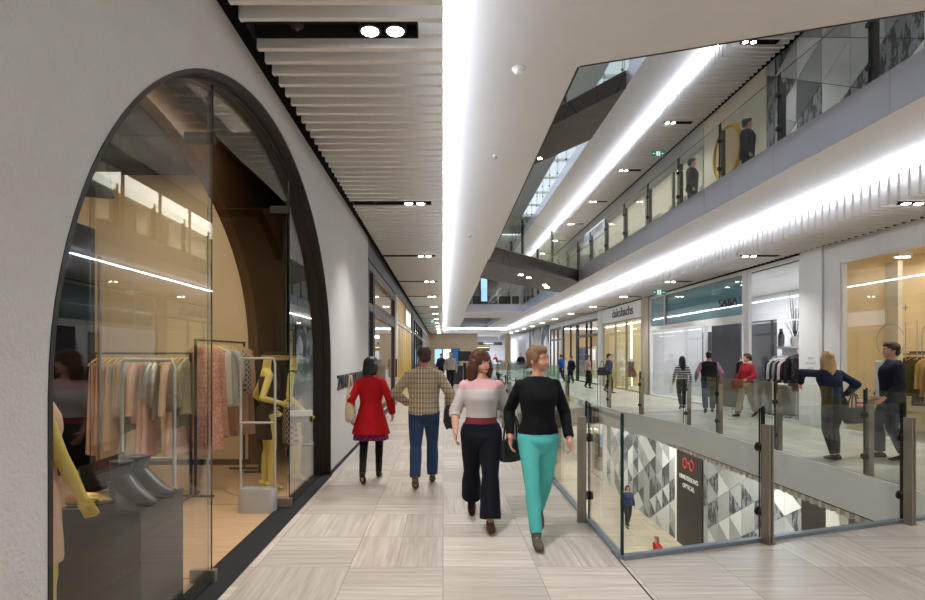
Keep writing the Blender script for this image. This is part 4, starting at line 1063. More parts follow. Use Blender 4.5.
# third rail before the brown wall with dark garments
t = rail_rack('dark rail fixed along the brown panelled wall behind the mannequins', (-2.62, 8.0), (-2.62, 10.3), 1.72, 'bronze_dark', feet=True)
for k in range(14):
    garment('black garment on the rail along the brown wall, %s from the left' % ORD[k].replace('nearest','first'), (-2.62, 8.2+.15*k, 1.706), R.uniform(-.1,.1), F('wall_black', '#1b1917'), 1.0, .17, .4, 1.1, 140+k % 4, 'dark garments along the brown wall')

# anti-theft gates
def gate(label, x, y):
    t = thing('security_gate', label, 'security gate', (x, y, -.012))
    mb = MB(); w, h, d = .2, .26, .05
    pr = [(w*math.copysign(abs(math.cos(a))**.5, math.cos(a)), d*math.copysign(abs(math.sin(a))**.5, math.sin(a))) for a in [2*PI*i/32 for i in range(32)]]
    mb.loft([[(p[0], p[1]*1.6, 0) for p in pr], [(p[0], p[1]*1.6, h-.02) for p in pr], [(p[0]*.96, p[1]*1.4, h) for p in pr]]); mb.build('base', M['satin_grey'], t, True)
    MB().tube([(-.185,0,.25),(-.185,0,1.60),(-.17,0,1.655),(.17,0,1.655),(.185,0,1.60),(.185,0,.25)], .013, 10).build('frame', M['satin_grey'], t, True)
    MB().tube([(-.185,0,.96),(.185,0,.96)], .013, 10).build('crossbar', M['satin_grey'], t, True)
gate('pale grey security gate by the open door next to the yellow mannequins', -2.0, 6.05)
gate('pale grey security gate behind the dark shoe plinth', -2.08, 3.95)

# plinth with boots, clutch and tray
t = thing('display_plinth', 'dark glossy display plinth in the arched window', 'plinth', (-2.03, 3.57, -.012))
MB().rbox(-.25,-.27,0,.25,.27,.762,.004).build('body', M['plinth'], t); MB().rbox(-.252,-.272,.762,.252,.272,.778,.003).build('top', M['plinth'], t)
ZP = .766
def boot(label, x, y, rz):
    t = thing('ankle_boot', label, 'boot', (x, y, ZP), rz)
    mb = MB(); E = mb.ering
    mb.loft([E((0,.158,.014),.012,.006,18), E((0,.145,.02),.027,.014,18), E((0,.11,.032),.036,.026,18), E((0,.06,.055),.037,.042,18)] , 0)
    rings = []
    for (cy, cz, rx, ry) in ((.175,.018,.006,.006),(.165,.022,.024,.016),(.13,.032,.036,.027),(.08,.055,.039,.043),(.03,.09,.040,.058),(-.02,.115,.040,.07),(-.06,.125,.034,.06),(-.085,.125,.01,.03)):
        rings.append([(rx*math.cos(2*PI*j/20), cy, cz+ry*math.sin(2*PI*j/20)) for j in range(20)])
    mb = MB(); mb.loft(rings)
    sh = [[(rx*math.cos(2*PI*j/20), cy+ry*math.sin(2*PI*j/20), z) for j in range(20)] for z, cy, rx, ry in ((.11,-.03,.036,.052),(.15,-.032,.036,.052),(.19,-.03,.042,.058),(.215,-.028,.047,.064))]
    mb.loft(sh); up = mb.build('upper', M['leather_grey'], t, True)
    mb = MB(); mb.loft([[(.046*math.cos(2*PI*j/20), -.028+.063*math.sin(2*PI*j/20), z) for j in range(20)] for z in (.2155,.219)]); mb.build('lining', M['black'], up)
    mb = MB(); mb.tube([(0,-.085,.11),(0,-.082,.06),(0,-.078,.0)], [.026,.017,.014], 12); mb.build('heel', M['leather'], t, True)
    mb = MB(); mb.loft([[( .034*math.cos(2*PI*j/16), .115+.055*math.sin(2*PI*j/16), z) for j in range(16)] for z in (0,.008)]); mb.build('sole', M['leather'], t)
    return t
boot('grey black high heeled ankle boot at the front of the plinth', -1.945, 3.44, -PI/2-.2).scale = (1.2,)*3
boot('grey black high heeled ankle boot behind the front one on the plinth', -1.935, 3.62, -PI/2-.05).scale = (1.2,)*3
t = thing('clutch_bag', 'black leather clutch bag leaning on the plinth', 'bag', (-2.16, 3.60, ZP+.06), .25)
b = MB().rbox(-.14,-.02,0,.14,.02,.19,.012).build('body', M['leather'], t); b.rotation_euler = (-.5,-.3,0)
c = MB().rbox(-.141,-.025,.06,.141,-.021,.192,.008).build('flap', M['leather'], t); c.rotation_euler = (-.5,-.3,0)
t = thing('gold_shoe', 'gold metallic shoe lying on the plinth under the mannequin hand', 'shoe', (-2.15, 3.40, ZP), .5-PI/2)
rings = []; mb = MB()
for (cy, cz, rx, ry) in ((.13,.016,.008,.006),(.12,.022,.026,.018),(.08,.034,.038,.03),(.02,.042,.038,.038),(-.05,.045,.034,.04),(-.10,.045,.026,.036),(-.12,.045,.01,.02)):
    rings.append([(rx*math.cos(2*PI*j/18), cy, max(0.006,cz+ry*math.sin(2*PI*j/18))) for j in range(18)])
mb.loft(rings); mb.build('upper', M['goldleather'], t, True)
mb = MB(); mb.loft([[(.034*math.cos(2*PI*j/16), .0+.12*math.sin(2*PI*j/16), z) for j in range(16)] for z in (0,.007)]); mb.build('sole', M['leather'], t)
t = thing('beaded_strap', 'black strap with gold beads lying along the back edge of the plinth', 'strap', (-1.89, 3.78, ZP))
MB().box(-.13,-.03,0,.11,.03,.012).build('strap', M['leather'], t)
for k in range(9): MB().ball((-.12+.027*k,-.0,.017), (.008,.02,.008), 10, 6).build('bead', M['goldleather'], t, True)
# round base plate under the mannequins
t = thing('mannequin_stand', 'thin round stand on the wooden floor under the mannequins', 'base', (-2.15, 7.25, -.012)); MB().lathe([(.62,0),(.62,.008),(.6,.011)], (0,0,0), 40).build('disc', M['shop_wood'], t)

# lettering on the white wall
tx = text('wall_sign', 'ZIMMERMANN', .30, M['black'], (WL+.012, 9.85, 1.25), ROT_L, .01, width=3.05, offset=.006)
tag(tx, 'black raised lettering on the white wall beside the woman in red coat', 'sign')
# ------------------------------------------------------------------ people
def remesh(mb, name, m, voxel, parent, smooth=4, wrinkle=0, wseed=0, wscale=9, zs=.45):
    me = mb.mesh('tmp', m); o = bpy.data.objects.new('tmp', me); COL.objects.link(o)
    md = o.modifiers.new('r', 'REMESH'); md.mode = 'VOXEL'; md.voxel_size = voxel; md.use_smooth_shade = True
    if smooth: sm = o.modifiers.new('s', 'SMOOTH'); sm.factor = .5; sm.iterations = smooth
    bpy.context.view_layer.update()
    out = bpy.data.meshes.new_from_object(o.evaluated_get(bpy.context.evaluated_depsgraph_get()))
    bpy.data.objects.remove(o); bpy.data.meshes.remove(me)
    out.name = name; out.materials.clear()
    for q in (m if isinstance(m, (list, tuple)) else [m]): out.materials.append(q)
    if wrinkle:
        nr = [v.normal.copy() for v in out.vertices]
        for v, nn in zip(out.vertices, nr):
            p = v.co; f = noise.noise(Vector((p.x*wscale+wseed, p.y*wscale, p.z*wscale*zs))) + .5*noise.noise(Vector((p.x*wscale*2.2, p.y*wscale*2.2+wseed, p.z*wscale*1.1)))
            v.co = p+nn*(f*wrinkle)
    out.polygons.foreach_set('use_smooth', [True]*len(out.polygons)); out.update()
    ob = bpy.data.objects.new(name, out); COL.objects.link(ob)
    if parent is not None: ob.parent = parent
    return ob

def cone(mb, a, b, ra, rb, n=12):
    """tapered limb with rounded ends"""
    mb.tube([a, b], [ra, rb], n); mb.ball(a, ra, n, 8); mb.ball(b, rb, n, 8)

F_T = [(.78,.055,.06,.0),(.84,.150,.105,-.005),(.90,.172,.118,-.012),(.96,.165,.112,-.008),(1.04,.132,.092,.0),(1.10,.126,.088,.004),(1.18,.138,.10,.008),(1.25,.150,.115,.014),(1.32,.155,.105,.008),(1.38,.158,.082,-.004),(1.42,.125,.068,-.01),(1.45,.07,.058,-.012),(1.48,.05,.05,-.008)]
M_T = [(.78,.055,.06,.0),(.84,.150,.105,-.005),(.90,.166,.115,-.008),(.96,.164,.112,-.002),(1.04,.158,.108,.005),(1.12,.162,.11,.008),(1.20,.174,.116,.01),(1.28,.186,.12,.01),(1.34,.190,.112,.004),(1.39,.182,.09,-.006),(1.43,.135,.072,-.012),(1.455,.08,.062,-.012),(1.49,.056,.056,-.006)]
def tor(T, z):
    for a, b in zip(T[:-1], T[1:]):
        if z <= b[0]:
            f = max(0, min(1, (z-a[0])/(b[0]-a[0]))); return [a[i]+(b[i]-a[i])*f for i in (1,2,3)]
    return list(T[-1][1:])

def ik(a, b, l1, l2, pole):
    a = Vector(a); b = Vector(b); d = b-a; L = min(d.length, (l1+l2)*.9995); u = d.normalized()
    x = (l1*l1-l2*l2+L*L)/(2*L); h = math.sqrt(max(0, l1*l1-x*x))
    p = Vector(pole); p = (p-u*p.dot(u))
    p = p.normalized() if p.length > 1e-6 else Vector((0,1,0))
    return a+u*x+p*h

class Fig:
    """pose in local units of a 1.70 m figure: +y forward, +x the figure's right"""
    def __init__(s, sex='f', legs=((.0,0,.09),(.0,0,.09)), wr=((.27,.03,.86),(-.27,.03,.86)), poles=((.35,-1,0),(-.35,-1,0)), head=0, nod=0, tilt=(0,0), stout=1.0, hipz=.885, knee=(0,1,0), bend=.512):
        s.sex = sex; s.T = M_T if sex == 'm' else F_T; s.stout = stout; s.tilt = tilt; s.head = head; s.nod = nod
        s.sw = .185 if sex == 'm' else .160
        s.hip = [Vector((.088,0,hipz)), Vector((-.088,0,hipz))]; s.ank = []; s.pit = []; s.knee = []
        for i, (fy, pit, w) in enumerate(legs):
            sx = 1 if i == 0 else -1
            c, sn = math.cos(pit), math.sin(pit)
            # heel and ball relative to the ankle, turned by the pitch
            hb = [(-.05,-.075), (.10,-.075), (.16,-.07)]
            lo = min(y*(-sn)+z*c for y, z in hb)
            a = Vector((sx*w, fy, -lo+.012)); s.ank.append(a); s.pit.append(pit)
            dl = min(.415, (a-s.hip[i]).length*bend); s.knee.append(ik(s.hip[i], a, dl, dl, (sx*.08+knee[0], 1, 0)))
        s.sh = [s.t(Vector((s.sw*stout,-.008,1.368))), s.t(Vector((-s.sw*stout,-.008,1.368)))]
        s.wr = [Vector(w) for w in wr]; s.el = [ik(s.sh[i], s.wr[i], .285, .255, poles[i]) for i in (0, 1)]
        for i in (0, 1):
            if (s.wr[i]-s.el[i]).length > .256: s.wr[i] = s.el[i]+(s.wr[i]-s.el[i]).normalized()*.255
    def t(s, p):
        p = Vector(p); k = max(0, p.z-.92); return Vector((p.x+s.tilt[0]*k, p.y+s.tilt[1]*k, p.z-.5*(s.tilt[0]**2+s.tilt[1]**2)*k))
    def rings(s, mb, zs, off=0, n=28, front=0, flare=None):
        rr = []
        for z in zs:
            rx, ry, cy = tor(s.T, z); rx *= s.stout; ry *= s.stout**1.6
            o = off(z) if callable(off) else off
            rr.append([s.t((( rx+o)*math.cos(2*PI*j/n), cy+(ry+o)*math.sin(2*PI*j/n), z)) for j in range(n)])
        mb.loft(rr); return mb
    def headmat(s):
        return Matrix.Translation(s.t((0,0,1.50))) @ Matrix.Rotation(s.head, 4, 'Z') @ Matrix.Rotation(s.nod, 4, 'X')
    def foot(s, i, y, z, x=0):
        c, sn = math.cos(s.pit[i]), math.sin(s.pit[i]); a = s.ank[i]
        return Vector((a.x+x, a.y+y*c+z*sn, a.z-y*sn+z*c))
    def body(s, head=True, fingers=True):
        mb = MB(); st = s.stout
        s.rings(mb, [r[0] for r in s.T])
        for i in (0, 1):
            h, k, a = s.hip[i], s.knee[i], s.ank[i]
            mid = h.lerp(k, .35); cone(mb, h+Vector((0,0,.02)), mid, .088*st, .078*st, 16); cone(mb, mid, k, .078*st, .052*st, 16)
            cf = k.lerp(a, .3)+Vector((0,-.012,0)); cone(mb, k, cf, .051*st, .052*st, 14); cone(mb, cf, a, .052*st, .034, 14)
            cone(mb, s.foot(i,-.03,-.045), s.foot(i,.07,-.05), .032, .030); cone(mb, s.foot(i,.07,-.05), s.foot(i,.14,-.058), .031, .02)
            cone(mb, a, s.foot(i,.05,-.04), .034, .03)
            S, e, w = s.sh[i], s.el[i], s.wr[i]
            cone(mb, S, e, .049*st, .038*st, 12); cone(mb, e, e.lerp(w,.35), .038*st, .037*st, 12); cone(mb, e.lerp(w,.35), w, .037*st, .025, 12)
            d = (w-e).normalized(); inn = Vector((-1 if i == 0 else 1, .25, 0)); inn = (inn-d*inn.dot(d)).normalized(); lat = d.cross(inn).normalized()
            if lat.y < 0: lat = -lat
            # palm, four unequal curled fingers and a thumb
            pc = w+d*.05; rot = Matrix((lat, inn, d)).transposed()
            mb.ball(w+d*.045, (.040,.018,.052), 12, 8, rot=rot.to_3x3())
            if fingers:
                for q, (o, L) in enumerate(((.029,.070),(.010,.080),(-.010,.074),(-.028,.058))):
                    b = w+d*.085+lat*o; c1 = b+(d*.93+inn*.22+lat*o*1.2)*L*.5; c2 = c1+(d*.7+inn*.7)*L*.32; c3 = c2+(d*.35+inn*.93)*L*.24
                    mb.tube([b-d*.03, b, c1, c2, c3], [.009,.0095,.0088,.008,.0065], 8); mb.ball(c3, .0065, 8, 6)
                b = w+d*.025+lat*.03; c1 = b+(d*.55+lat*.75+inn*.25)*.038; c2 = c1+(d*.9+lat*.2+inn*.35)*.032
                mb.tube([w+d*.02+lat*.012, b, c1, c2], [.013,.012,.0105,.008], 8); mb.ball(c2, .008, 8, 6)
        if head:
            H = s.headmat(); R3 = H.to_3x3(); q = lambda x, y, z: H @ Vector((x,y,z))
            cone(mb, s.t((0,-.012,1.44)), q(0,-.005,.06), .050 if s.sex == 'f' else .058, .048 if s.sex == 'f' else .056, 14)
            mb.ball(q(0,-.004,.125), (.073,.092,.088), 20, 14, rot=R3); mb.ball(q(0,.028,.075), (.058,.066,.075), 18, 12, rot=R3)
            mb.ball(q(0,.072,.018), (.026,.022,.022), 12, 8, rot=R3)          # chin
            mb.tube([q(0,.085,.115), q(0,.101,.085), q(0,.106,.072)], [.009,.012,.013], 8); mb.ball(q(0,.105,.070), (.017,.014,.012), 10, 8, rot=R3)
            for sx in (-1, 1):
                mb.ball(q(sx*.073,-.005,.088), (.009,.020,.032), 10, 8, rot=R3); mb.ball(q(sx*.036,.066,.064), (.02,.016,.02), 10, 8, rot=R3)
                mb.ball(q(sx*.03,.083,.118), (.022,.010,.009), 10, 8, rot=R3)
        else:
            cone(mb, s.t((0,-.01,1.44)), s.t((0,.002,1.555)), .052, .050, 16)
        return mb
    def top(s, zs, off=.014, sleeve=1.0, soff=.014, neck=True):
        mb = MB(); s.rings(mb, zs, off)
        if sleeve:
            for i in (0, 1):
                S, e, w = s.sh[i], s.el[i], s.wr[i]; st = s.stout
                if sleeve >= 1:
                    f = sleeve-1 if sleeve > 1 else .93
                    cone(mb, S, e, .045*st+soff*.8, .040*st+soff, 14); x = e.lerp(w, f); cone(mb, e, e.lerp(w,.4*f/.93), .040*st+soff, .038*st+soff, 14); mb.tube([e.lerp(w,.3), x], [.038*st+soff, .028+soff], 14)
                else:
                    x = S.lerp(e, sleeve/.5 if sleeve < .5 else 1); mb.ball(S, .046*st+soff*.8, 14, 8); mb.tube([S, x], [.046*st+soff*.8, .046*st+soff], 14)
                    if sleeve > .5: cone(mb, S, e, .046*st+soff*.8, .04*st+soff, 14); mb.tube([e, e.lerp(w,(sleeve-.5)*2)], [.04*st+soff, .034*st+soff], 14)
        return mb
    def legs(s, off=.016, flare=0.0, upto=1.02, end=.95, thigh=0):
        mb = MB(); st = s.stout; s.rings(mb, [z for z in (.755,.79,.82,.85,.88,.92,.96,1.0,1.04) if z <= upto], lambda z: off+(.014 if z < .89 else .0))
        for i in (0, 1):
            h, k, a = s.hip[i], s.knee[i], s.ank[i]; e = k.lerp(a, end)
            m = h.lerp(k,.35); cone(mb, h+Vector((0,0,.02)), m, .090*st+off+thigh, .080*st+off+thigh, 18); cone(mb, m, k, .080*st+off+thigh, .054*st+off, 18)
            c = k.lerp(e,.35)+Vector((0,-.010,0)); cone(mb, k, c, .054*st+off, .052*st+off+flare*.4, 16); mb.tube([c, e], [.052*st+off+flare*.4, .036+off+flare], 16)
        return mb
    def shoes(s, i, boot=False, heel=0):
        mb = MB()
        rg = []
        for y, z, rx, ry in ((-.075,-.05,.012,.015),(-.066,-.045,.03,.03),(-.03,-.035,.037,.042),(.03,-.035,.040,.042),(.09,-.05,.046,.030),(.15,-.058,.040,.022),(.185,-.062,.022,.015),(.195,-.064,.006,.006)):
            rg.append([s.foot(i, y, max(-.083, z+ry*math.sin(2*PI*j/16)), rx*math.cos(2*PI*j/16)) for j in range(16)])
        mb.loft(rg)
        k, a = s.knee[i], s.ank[i]
        if boot: mb.tube([a.lerp(k,.38), a.lerp(k,.1), a, s.foot(i,0,-.03)], [.052,.046,.044,.04], 16)
        else: mb.tube([a.lerp(k,.02), s.foot(i,0,-.03)], [.038,.04], 14)
        return mb

def hairmb(f, style):
    mb = MB(); H = f.headmat(); R3 = H.to_3x3(); q = lambda x, y, z: H @ Vector((x,y,z))
    if style in ('short', 'crop'):
        k = .006 if style == 'crop' else .012
        mb.ball(q(0,-.020,.140), (.075+k,.088+k,.082+k), 18, 12, rot=R3); mb.ball(q(0,-.055,.075), (.062+k,.045+k,.06), 14, 10, rot=R3)
        mb.ball(q(.005,.035,.186), (.070,.058,.046), 14, 10, rot=R3)
    elif style == 'bun':
        mb.ball(q(0,-.024,.142), (.086,.098,.092), 18, 12, rot=R3); mb.ball(q(.006,.034,.184), (.072,.060,.048), 14, 10, rot=R3); mb.ball(q(0,-.07,.08), (.055,.045,.06), 14, 10, rot=R3); mb.ball(q(0,-.115,.06), (.035,.032,.045), 12, 8, rot=R3)
        for sx in (-1,1): mb.ball(q(sx*.068,.015,.12), (.018,.045,.055), 12, 8, rot=R3)
    elif style in ('bob', 'long', 'bushy'):
        w = .105 if style == 'bushy' else .088
        mb.ball(q(0,-.022,.138), (w,w+.012,.097 if style != 'bushy' else .107), 18, 12, rot=R3); mb.ball(q(.006,.032,.184), (.072,.060,.048), 14, 10, rot=R3)
        end = {'bob': -.02, 'long': -.25, 'bushy': -.09}[style]
        for sx in (-1, 1):
            mb.tube([q(sx*w*.82,.0,.13), q(sx*w*.9,-.015,.05), q(sx*w*.85,-.035,end*.6), q(sx*w*.62,-.055,end)], [.034,.036 if style != 'bushy' else .055,.034 if style != 'bushy' else .05,.014], 12)
        n = 9
        for j in range(n):
            a = (j/(n-1)-.5)*1.9
            x0 = math.sin(a)*w*.85; y0 = -math.cos(a)*w*.9-.005
            mb.tube([q(x0,y0+.01,.13), q(x0*1.08,y0*1.12,.03), q(x0*1.02,y0*1.2-.01,end*.6), q(x0*.85,y0*1.15-.01,end-.01*math.cos(j*2.3))], [.035,.036 if style != 'bushy' else .05,.032 if style != 'bushy' else .045,.012], 10)
    return mb

HAIR = {k: fabric('hair_'+k, c, kind='hair') for k, c in dict(black='#120f0e', brown='#3a241a', auburn='#4d2a1c', blond='#a98a5e', fair='#7d6048', grey='#8b857e').items()}
def person(label, loc, yaw, h, f, top, bottom, shoes, hair, skin=None, near=True, extra=(), boot=False, cat='person', name='person', head=True, body_mat=None, face=None, group=None):
    """top/bottom: list of (name, mesh builder, material, wrinkle)"""
    t = thing(name, label, cat, loc, yaw, group); k = h/1.70; skin = skin or SKIN
    v = .0075 if near else .014
    b = remesh(f.body(head, near or name != 'person'), 'body', body_mat or skin, v if not near else .0062, t, 3)
    objs = [b]
    for i, (nm, mb, m, wr) in enumerate(list(top)+list(bottom)+list(extra)):
        objs.append(remesh(mb, nm, m, v*1.25, t, 3, wr, i*3.7+len(label)))
    if shoes is not None:
        for i in (0, 1): objs.append(remesh(f.shoes(i, boot), 'boot' if boot else 'shoe', shoes, v, t, 2))
    if hair: objs.append(remesh(hairmb(f, hair[0]), 'hair', HAIR[hair[1]], v*1.1, t, 3, .006 if hair[0] != 'crop' else .002, 2.2, 30, .2))
    if head and (face if face is not None else near):
        H = f.headmat(); R3 = H.to_3x3(); q = lambda x, y, z: H @ Vector((x,y,z))
        for sx in (-1, 1):
            mb = MB(); mb.ball(q(sx*.031,.079,.104), (.0125,.010,.008), 12, 8, rot=R3); mb.ball(q(sx*.031,.0865,.104), (.0052,.0035,.0052), 10, 6, 1, rot=R3)
            objs.append(mb.build('eye', [EYE_W, EYE_D], t, True))
            mb = MB(); mb.tube([q(sx*.012,.092,.121), q(sx*.03,.0925,.127), q(sx*.05,.080,.121)], [.003,.0035,.002], 6); objs.append(mb.build('eyebrow', HAIR[hair[1]] if hair else LIP, t, True))
        mb = MB(); mb.ball(q(0,.0925,.041), (.022,.007,.0075), 12, 8, rot=R3); objs.append(mb.build('lips', LIP, t, True))
    t.scale = (k, k, k); return t
def seq(a, b, st=.04):
    n = max(2, int(round((b-a)/st))); return [a+(b-a)*i/n for i in range(n+1)]
def skirt(f, z0, z1, off0, off1, folds=9, amp=.008, back=0):
    mb = MB(); rr = []; n = 36
    for i in range(13):
        t = i/12; z = z1+(z0-z1)*t; rx, ry, cy = tor(f.T, max(z, .90)); o = off0+(off1-off0)*t
        rr.append([f.t(((rx*f.stout+o)*math.cos(2*PI*j/n)*(1+t*amp*4*math.sin(folds*2*PI*j/n)), cy+(ry*f.stout+o)*math.sin(2*PI*j/n)*(1+t*amp*6*math.sin(folds*2*PI*j/n)), z)) for j in range(n)])
    mb.loft(rr); return mb
AWAY, TOWARD = 0.0, PI
BOOT = F('boot_black', '#121113', rough=.5); SHOE_B = F('shoe_brown', '#4a372a', rough=.6); SHOE_D = F('shoe_dark', '#191717', rough=.5)
DENIM = F('denim', '#2a3d5c', var=.2); DENIM_D = F('denim_dark', '#1b2438', var=.2); NAVY = F('navy_cotton', '#12141f', var=.15)

def tote(label, loc, rz, m, w=.30, h=.32, d=.11, strap=.3, cat='bag', name='shoulder_bag', strapw=.09):
    t = thing(name, label, cat, loc, rz); mb = MB(); n = 28; rr = []
    for z, k in ((0,.82),(.03,.97),(h*.35,1.04),(h*.7,1.0),(h*.93,.93),(h,.9)):
        rr.append([(w/2*k*math.copysign(abs(math.cos(a))**.6, math.cos(a)), d/2*k*(1.1 if z < h*.5 else .85)*math.copysign(abs(math.sin(a))**.7, math.sin(a)), z) for a in [2*PI*j/n for j in range(n)]])
    mb.loft(rr); remesh(mb, 'body', m, .009, t, 3, .006, 4, 12)
    for y in (-d*.25, d*.25):
        MB().tube([(-strapw,y,h-.02),(-strapw*.85,y*.7,h+strap*.5),(-strapw*.4,y*.4,h+strap*.93),(0,y*.3,h+strap),(strapw*.4,y*.4,h+strap*.93),(strapw*.85,y*.7,h+strap*.5),(strapw,y,h-.02)], .010, 8).build('strap', m, t, True)
    return t
def px(x, feet, z=1.68): d = 560*z/(feet-355); return ((x-443)*d/560, d)

# --- woman in red coat walking away
f = Fig('f', ((.20,.10,.085),(-.27,.62,.08)), ((.29,.06,.93),(-.27,-.02,.90)), head=-.45)
coat = f.top(seq(.98,1.46), .026, 1.0, .02); coat.loft([[((.150+.12*t_)*math.cos(2*PI*j/36)*(1+t_*.03*math.sin(9*2*PI*j/36)), -.01+(.115+.09*t_)*math.sin(2*PI*j/36)*(1+t_*.05*math.sin(9*2*PI*j/36)), 1.06-.40*t_) for j in range(36)] for t_ in [i/10 for i in range(11)]])
x, y = px(371, 481)
person('woman with black bob in red coat walking away beside the white wall', (x, y, 0), AWAY, 1.63, f,
       [('coat', coat, F('coat_red', '#a8121a', var=.12), .006)], [('skirt', skirt(f,.58,.80,.04,.075), F('skirt_check', '#3a1d52', kind='check', col2='#9c2038'), .006), ('tights', f.legs(.004, 0), F('tights_black', '#101012'), .001)], BOOT, ('bob','black'), boot=True)
tote('cream leather shoulder bag at the left side of the woman in red coat', (x-.27, y-.0, .80), PI/2+.1, F('bag_cream', '#cfc0a4', rough=.55), .34, .36, .13, .25)
# --- man in plaid shirt walking away
f = Fig('m', ((.16,.05,.10),(-.26,.50,.095)), ((.30,.05,.95),(-.20,.16,1.00)), poles=((.5,-1,0),(-.9,-.5,0)), head=.25)
x, y = px(424, 486)
person('man in brown plaid shirt and blue jeans walking away with jacket over arm', (x, y, 0), AWAY, 1.77, f,
       [('shirt', f.top(seq(.88,1.46), .026, 1.0, .022), F('plaid_shirt', '#9b8a72', kind='plaid', col2='#cdbfa6'), .007)], [('jeans', f.legs(.018, .012), DENIM, .005)], SHOE_B, ('short','brown'), skin=SKIN_DARK)
t = thing('folded_jacket', 'dark grey jacket hanging over the right forearm of the plaid shirt man', 'jacket', (x+.33, y+.06, .74)); mb = MB(); rr = []
for z, rx, ry in ((0,.05,.13),(.06,.075,.17),(.2,.07,.16),(.34,.06,.13),(.43,.05,.1)): rr.append([(rx*math.cos(2*PI*j/28)*(1+.12*math.sin(5*2*PI*j/28)), ry*math.sin(2*PI*j/28), z+.02*math.sin(6*PI*j/28)*(z < .1)) for j in range(28)])
mb.loft(rr); remesh(mb, 'cloth', F('jacket_grey', '#35363d'), .01, t, 3, .010, 6, 12)
# --- woman in pink and white top walking towards the camera
f = Fig('f', ((-.30,.75,.08),(.27,-.06,.07)), ((.26,.16,.92),(-.30,-.03,.88)), head=.55, stout=1.04)
x, y = px(481, 533); y += .35; x = (481-443)*y/560
person('woman with bushy auburn hair in pink and white top and navy trousers walking forward', (x, y, 0), TOWARD, 1.70, f,
       [('blouse', f.top(seq(.96,1.44), .016, .62, .018), F('top_bands', '#c9c4c4', kind='bands'), .005)], [('trousers', f.legs(.024, .045, thigh=.006), NAVY, .007)], F('sandal', '#3a2418', rough=.5), ('bushy','auburn'))
tote('black leather handbag carried by the woman in navy trousers', (x+.31, y-.02, .62), .6, M['leather'], .32, .22, .12, .24, name='handbag')
# --- woman in teal trousers walking towards the camera
f = Fig('f', ((.27,-.05,.06),(-.30,.72,.06)), ((.25,-.02,.90),(-.26,.10,.90)), head=.75, stout=1.0)
x, y = px(540, 546); y += .26; x = (538-443)*y/560
person('woman in black sweater and teal trousers walking forward by the balustrade', (x, y, 0), TOWARD, 1.74, f,
       [('sweater', f.top(seq(.93,1.45), .020, 1.0, .014), F('sweater_black', '#0f0f13', var=.2), .008)], [('trousers', f.legs(.012, .004), F('trousers_teal', '#58bcb7', var=.08), .005)], F('boot_taupe', '#5a5149', rough=.6), ('bun','fair'), boot=True)

# --- far walking man in grey sweater
f = Fig('m', ((.2,0,.09),(-.24,.55,.09)), head=0)
x, y = px(450.5, 390)
person('bald man in grey sweater walking forward far down the hall', (x, y, 0), TOWARD, 1.80, f, [('sweater', f.top(seq(.90,1.46), .024, 1.0, .02), F('sweater_grey', '#9a9389'), .006)], [('trousers', f.legs(.018, .012), F('jeans_black', '#1a1c26'), .004)], SHOE_D, ('crop','grey'), near=False)
# --- couple by the right balustrade
f = Fig('f', ((.02,0,.07),(-.04,0,.05)), ((.20,.02,1.02),(-.40,.22,1.20)), poles=((.5,-1,0),(-1,-.2,.4)), head=-.2, tilt=(-.10,.12), stout=1.10)
jb = f.top(seq(1.0,1.46), .024, 1.0, .018)
person('blonde woman in short navy jacket leaning her elbow on the glass balustrade', (6.25, 8.95, 0), .12, 1.72, f, [('jacket', jb, F('jacket_navy', '#1c2336', var=.15), .006)],
       [('skirt', skirt(f,.66,1.06,.014,.006), F('skirt_dark', '#1d1715'), .004), ('leggings', f.legs(.007, 0), F('leggings_brown', '#2e231c'), .002)], SHOE_D, ('long','blond'))
tote('large black handbag on the hip of the blonde woman', (6.62, 9.02, .58), .3, M['leather'], .42, .26, .13, .22, name='handbag')
t = thing('paper_cup', 'small red and white packet held by the blonde woman', 'packet', (6.56, 8.78, .885), .4); MB().rbox(-.07,-.03,0,.07,.03,.10,.006).build('packet', M['white_letter'], t)
MB().box(-.071,-.031,.03,.071,.031,.065).build('red_band', M['red_sign'], t)
f = Fig('m', ((.10,0,.10),(-.12,.1,.10)), ((.26,.10,.90),(-.24,.16,.92)), head=.15, stout=1.08)
jk = f.top(seq(.86,1.46), .034, 1.0, .026)
person('man in dark navy jacket and white shirt standing by the warm boutique', (7.2, 9.0, 0), PI/2-.35, 1.86, f,
       [('jacket', jk, F('jacket_midnight', '#151824', var=.15), .006), ('shirt', MB().loft([[f.t((.05*math.cos(2*PI*j/16), .10+.093*math.sin(2*PI*j/16), z)) for j in range(16)] for z in seq(.90,1.45)]), F('shirt_white', '#dcdcdf'), .002),
        ('collar', MB().tube([f.t((.07*math.cos(a), -.012+.066*math.sin(a), 1.455+.01*math.sin(a))) for a in [2*PI*i/20 for i in range(21)]], .014, 8), F('collar_grey', '#55585c'), 0)],
       [('jeans', f.legs(.018, .012), DENIM_D, .005)], SHOE_B, ('short','brown'))

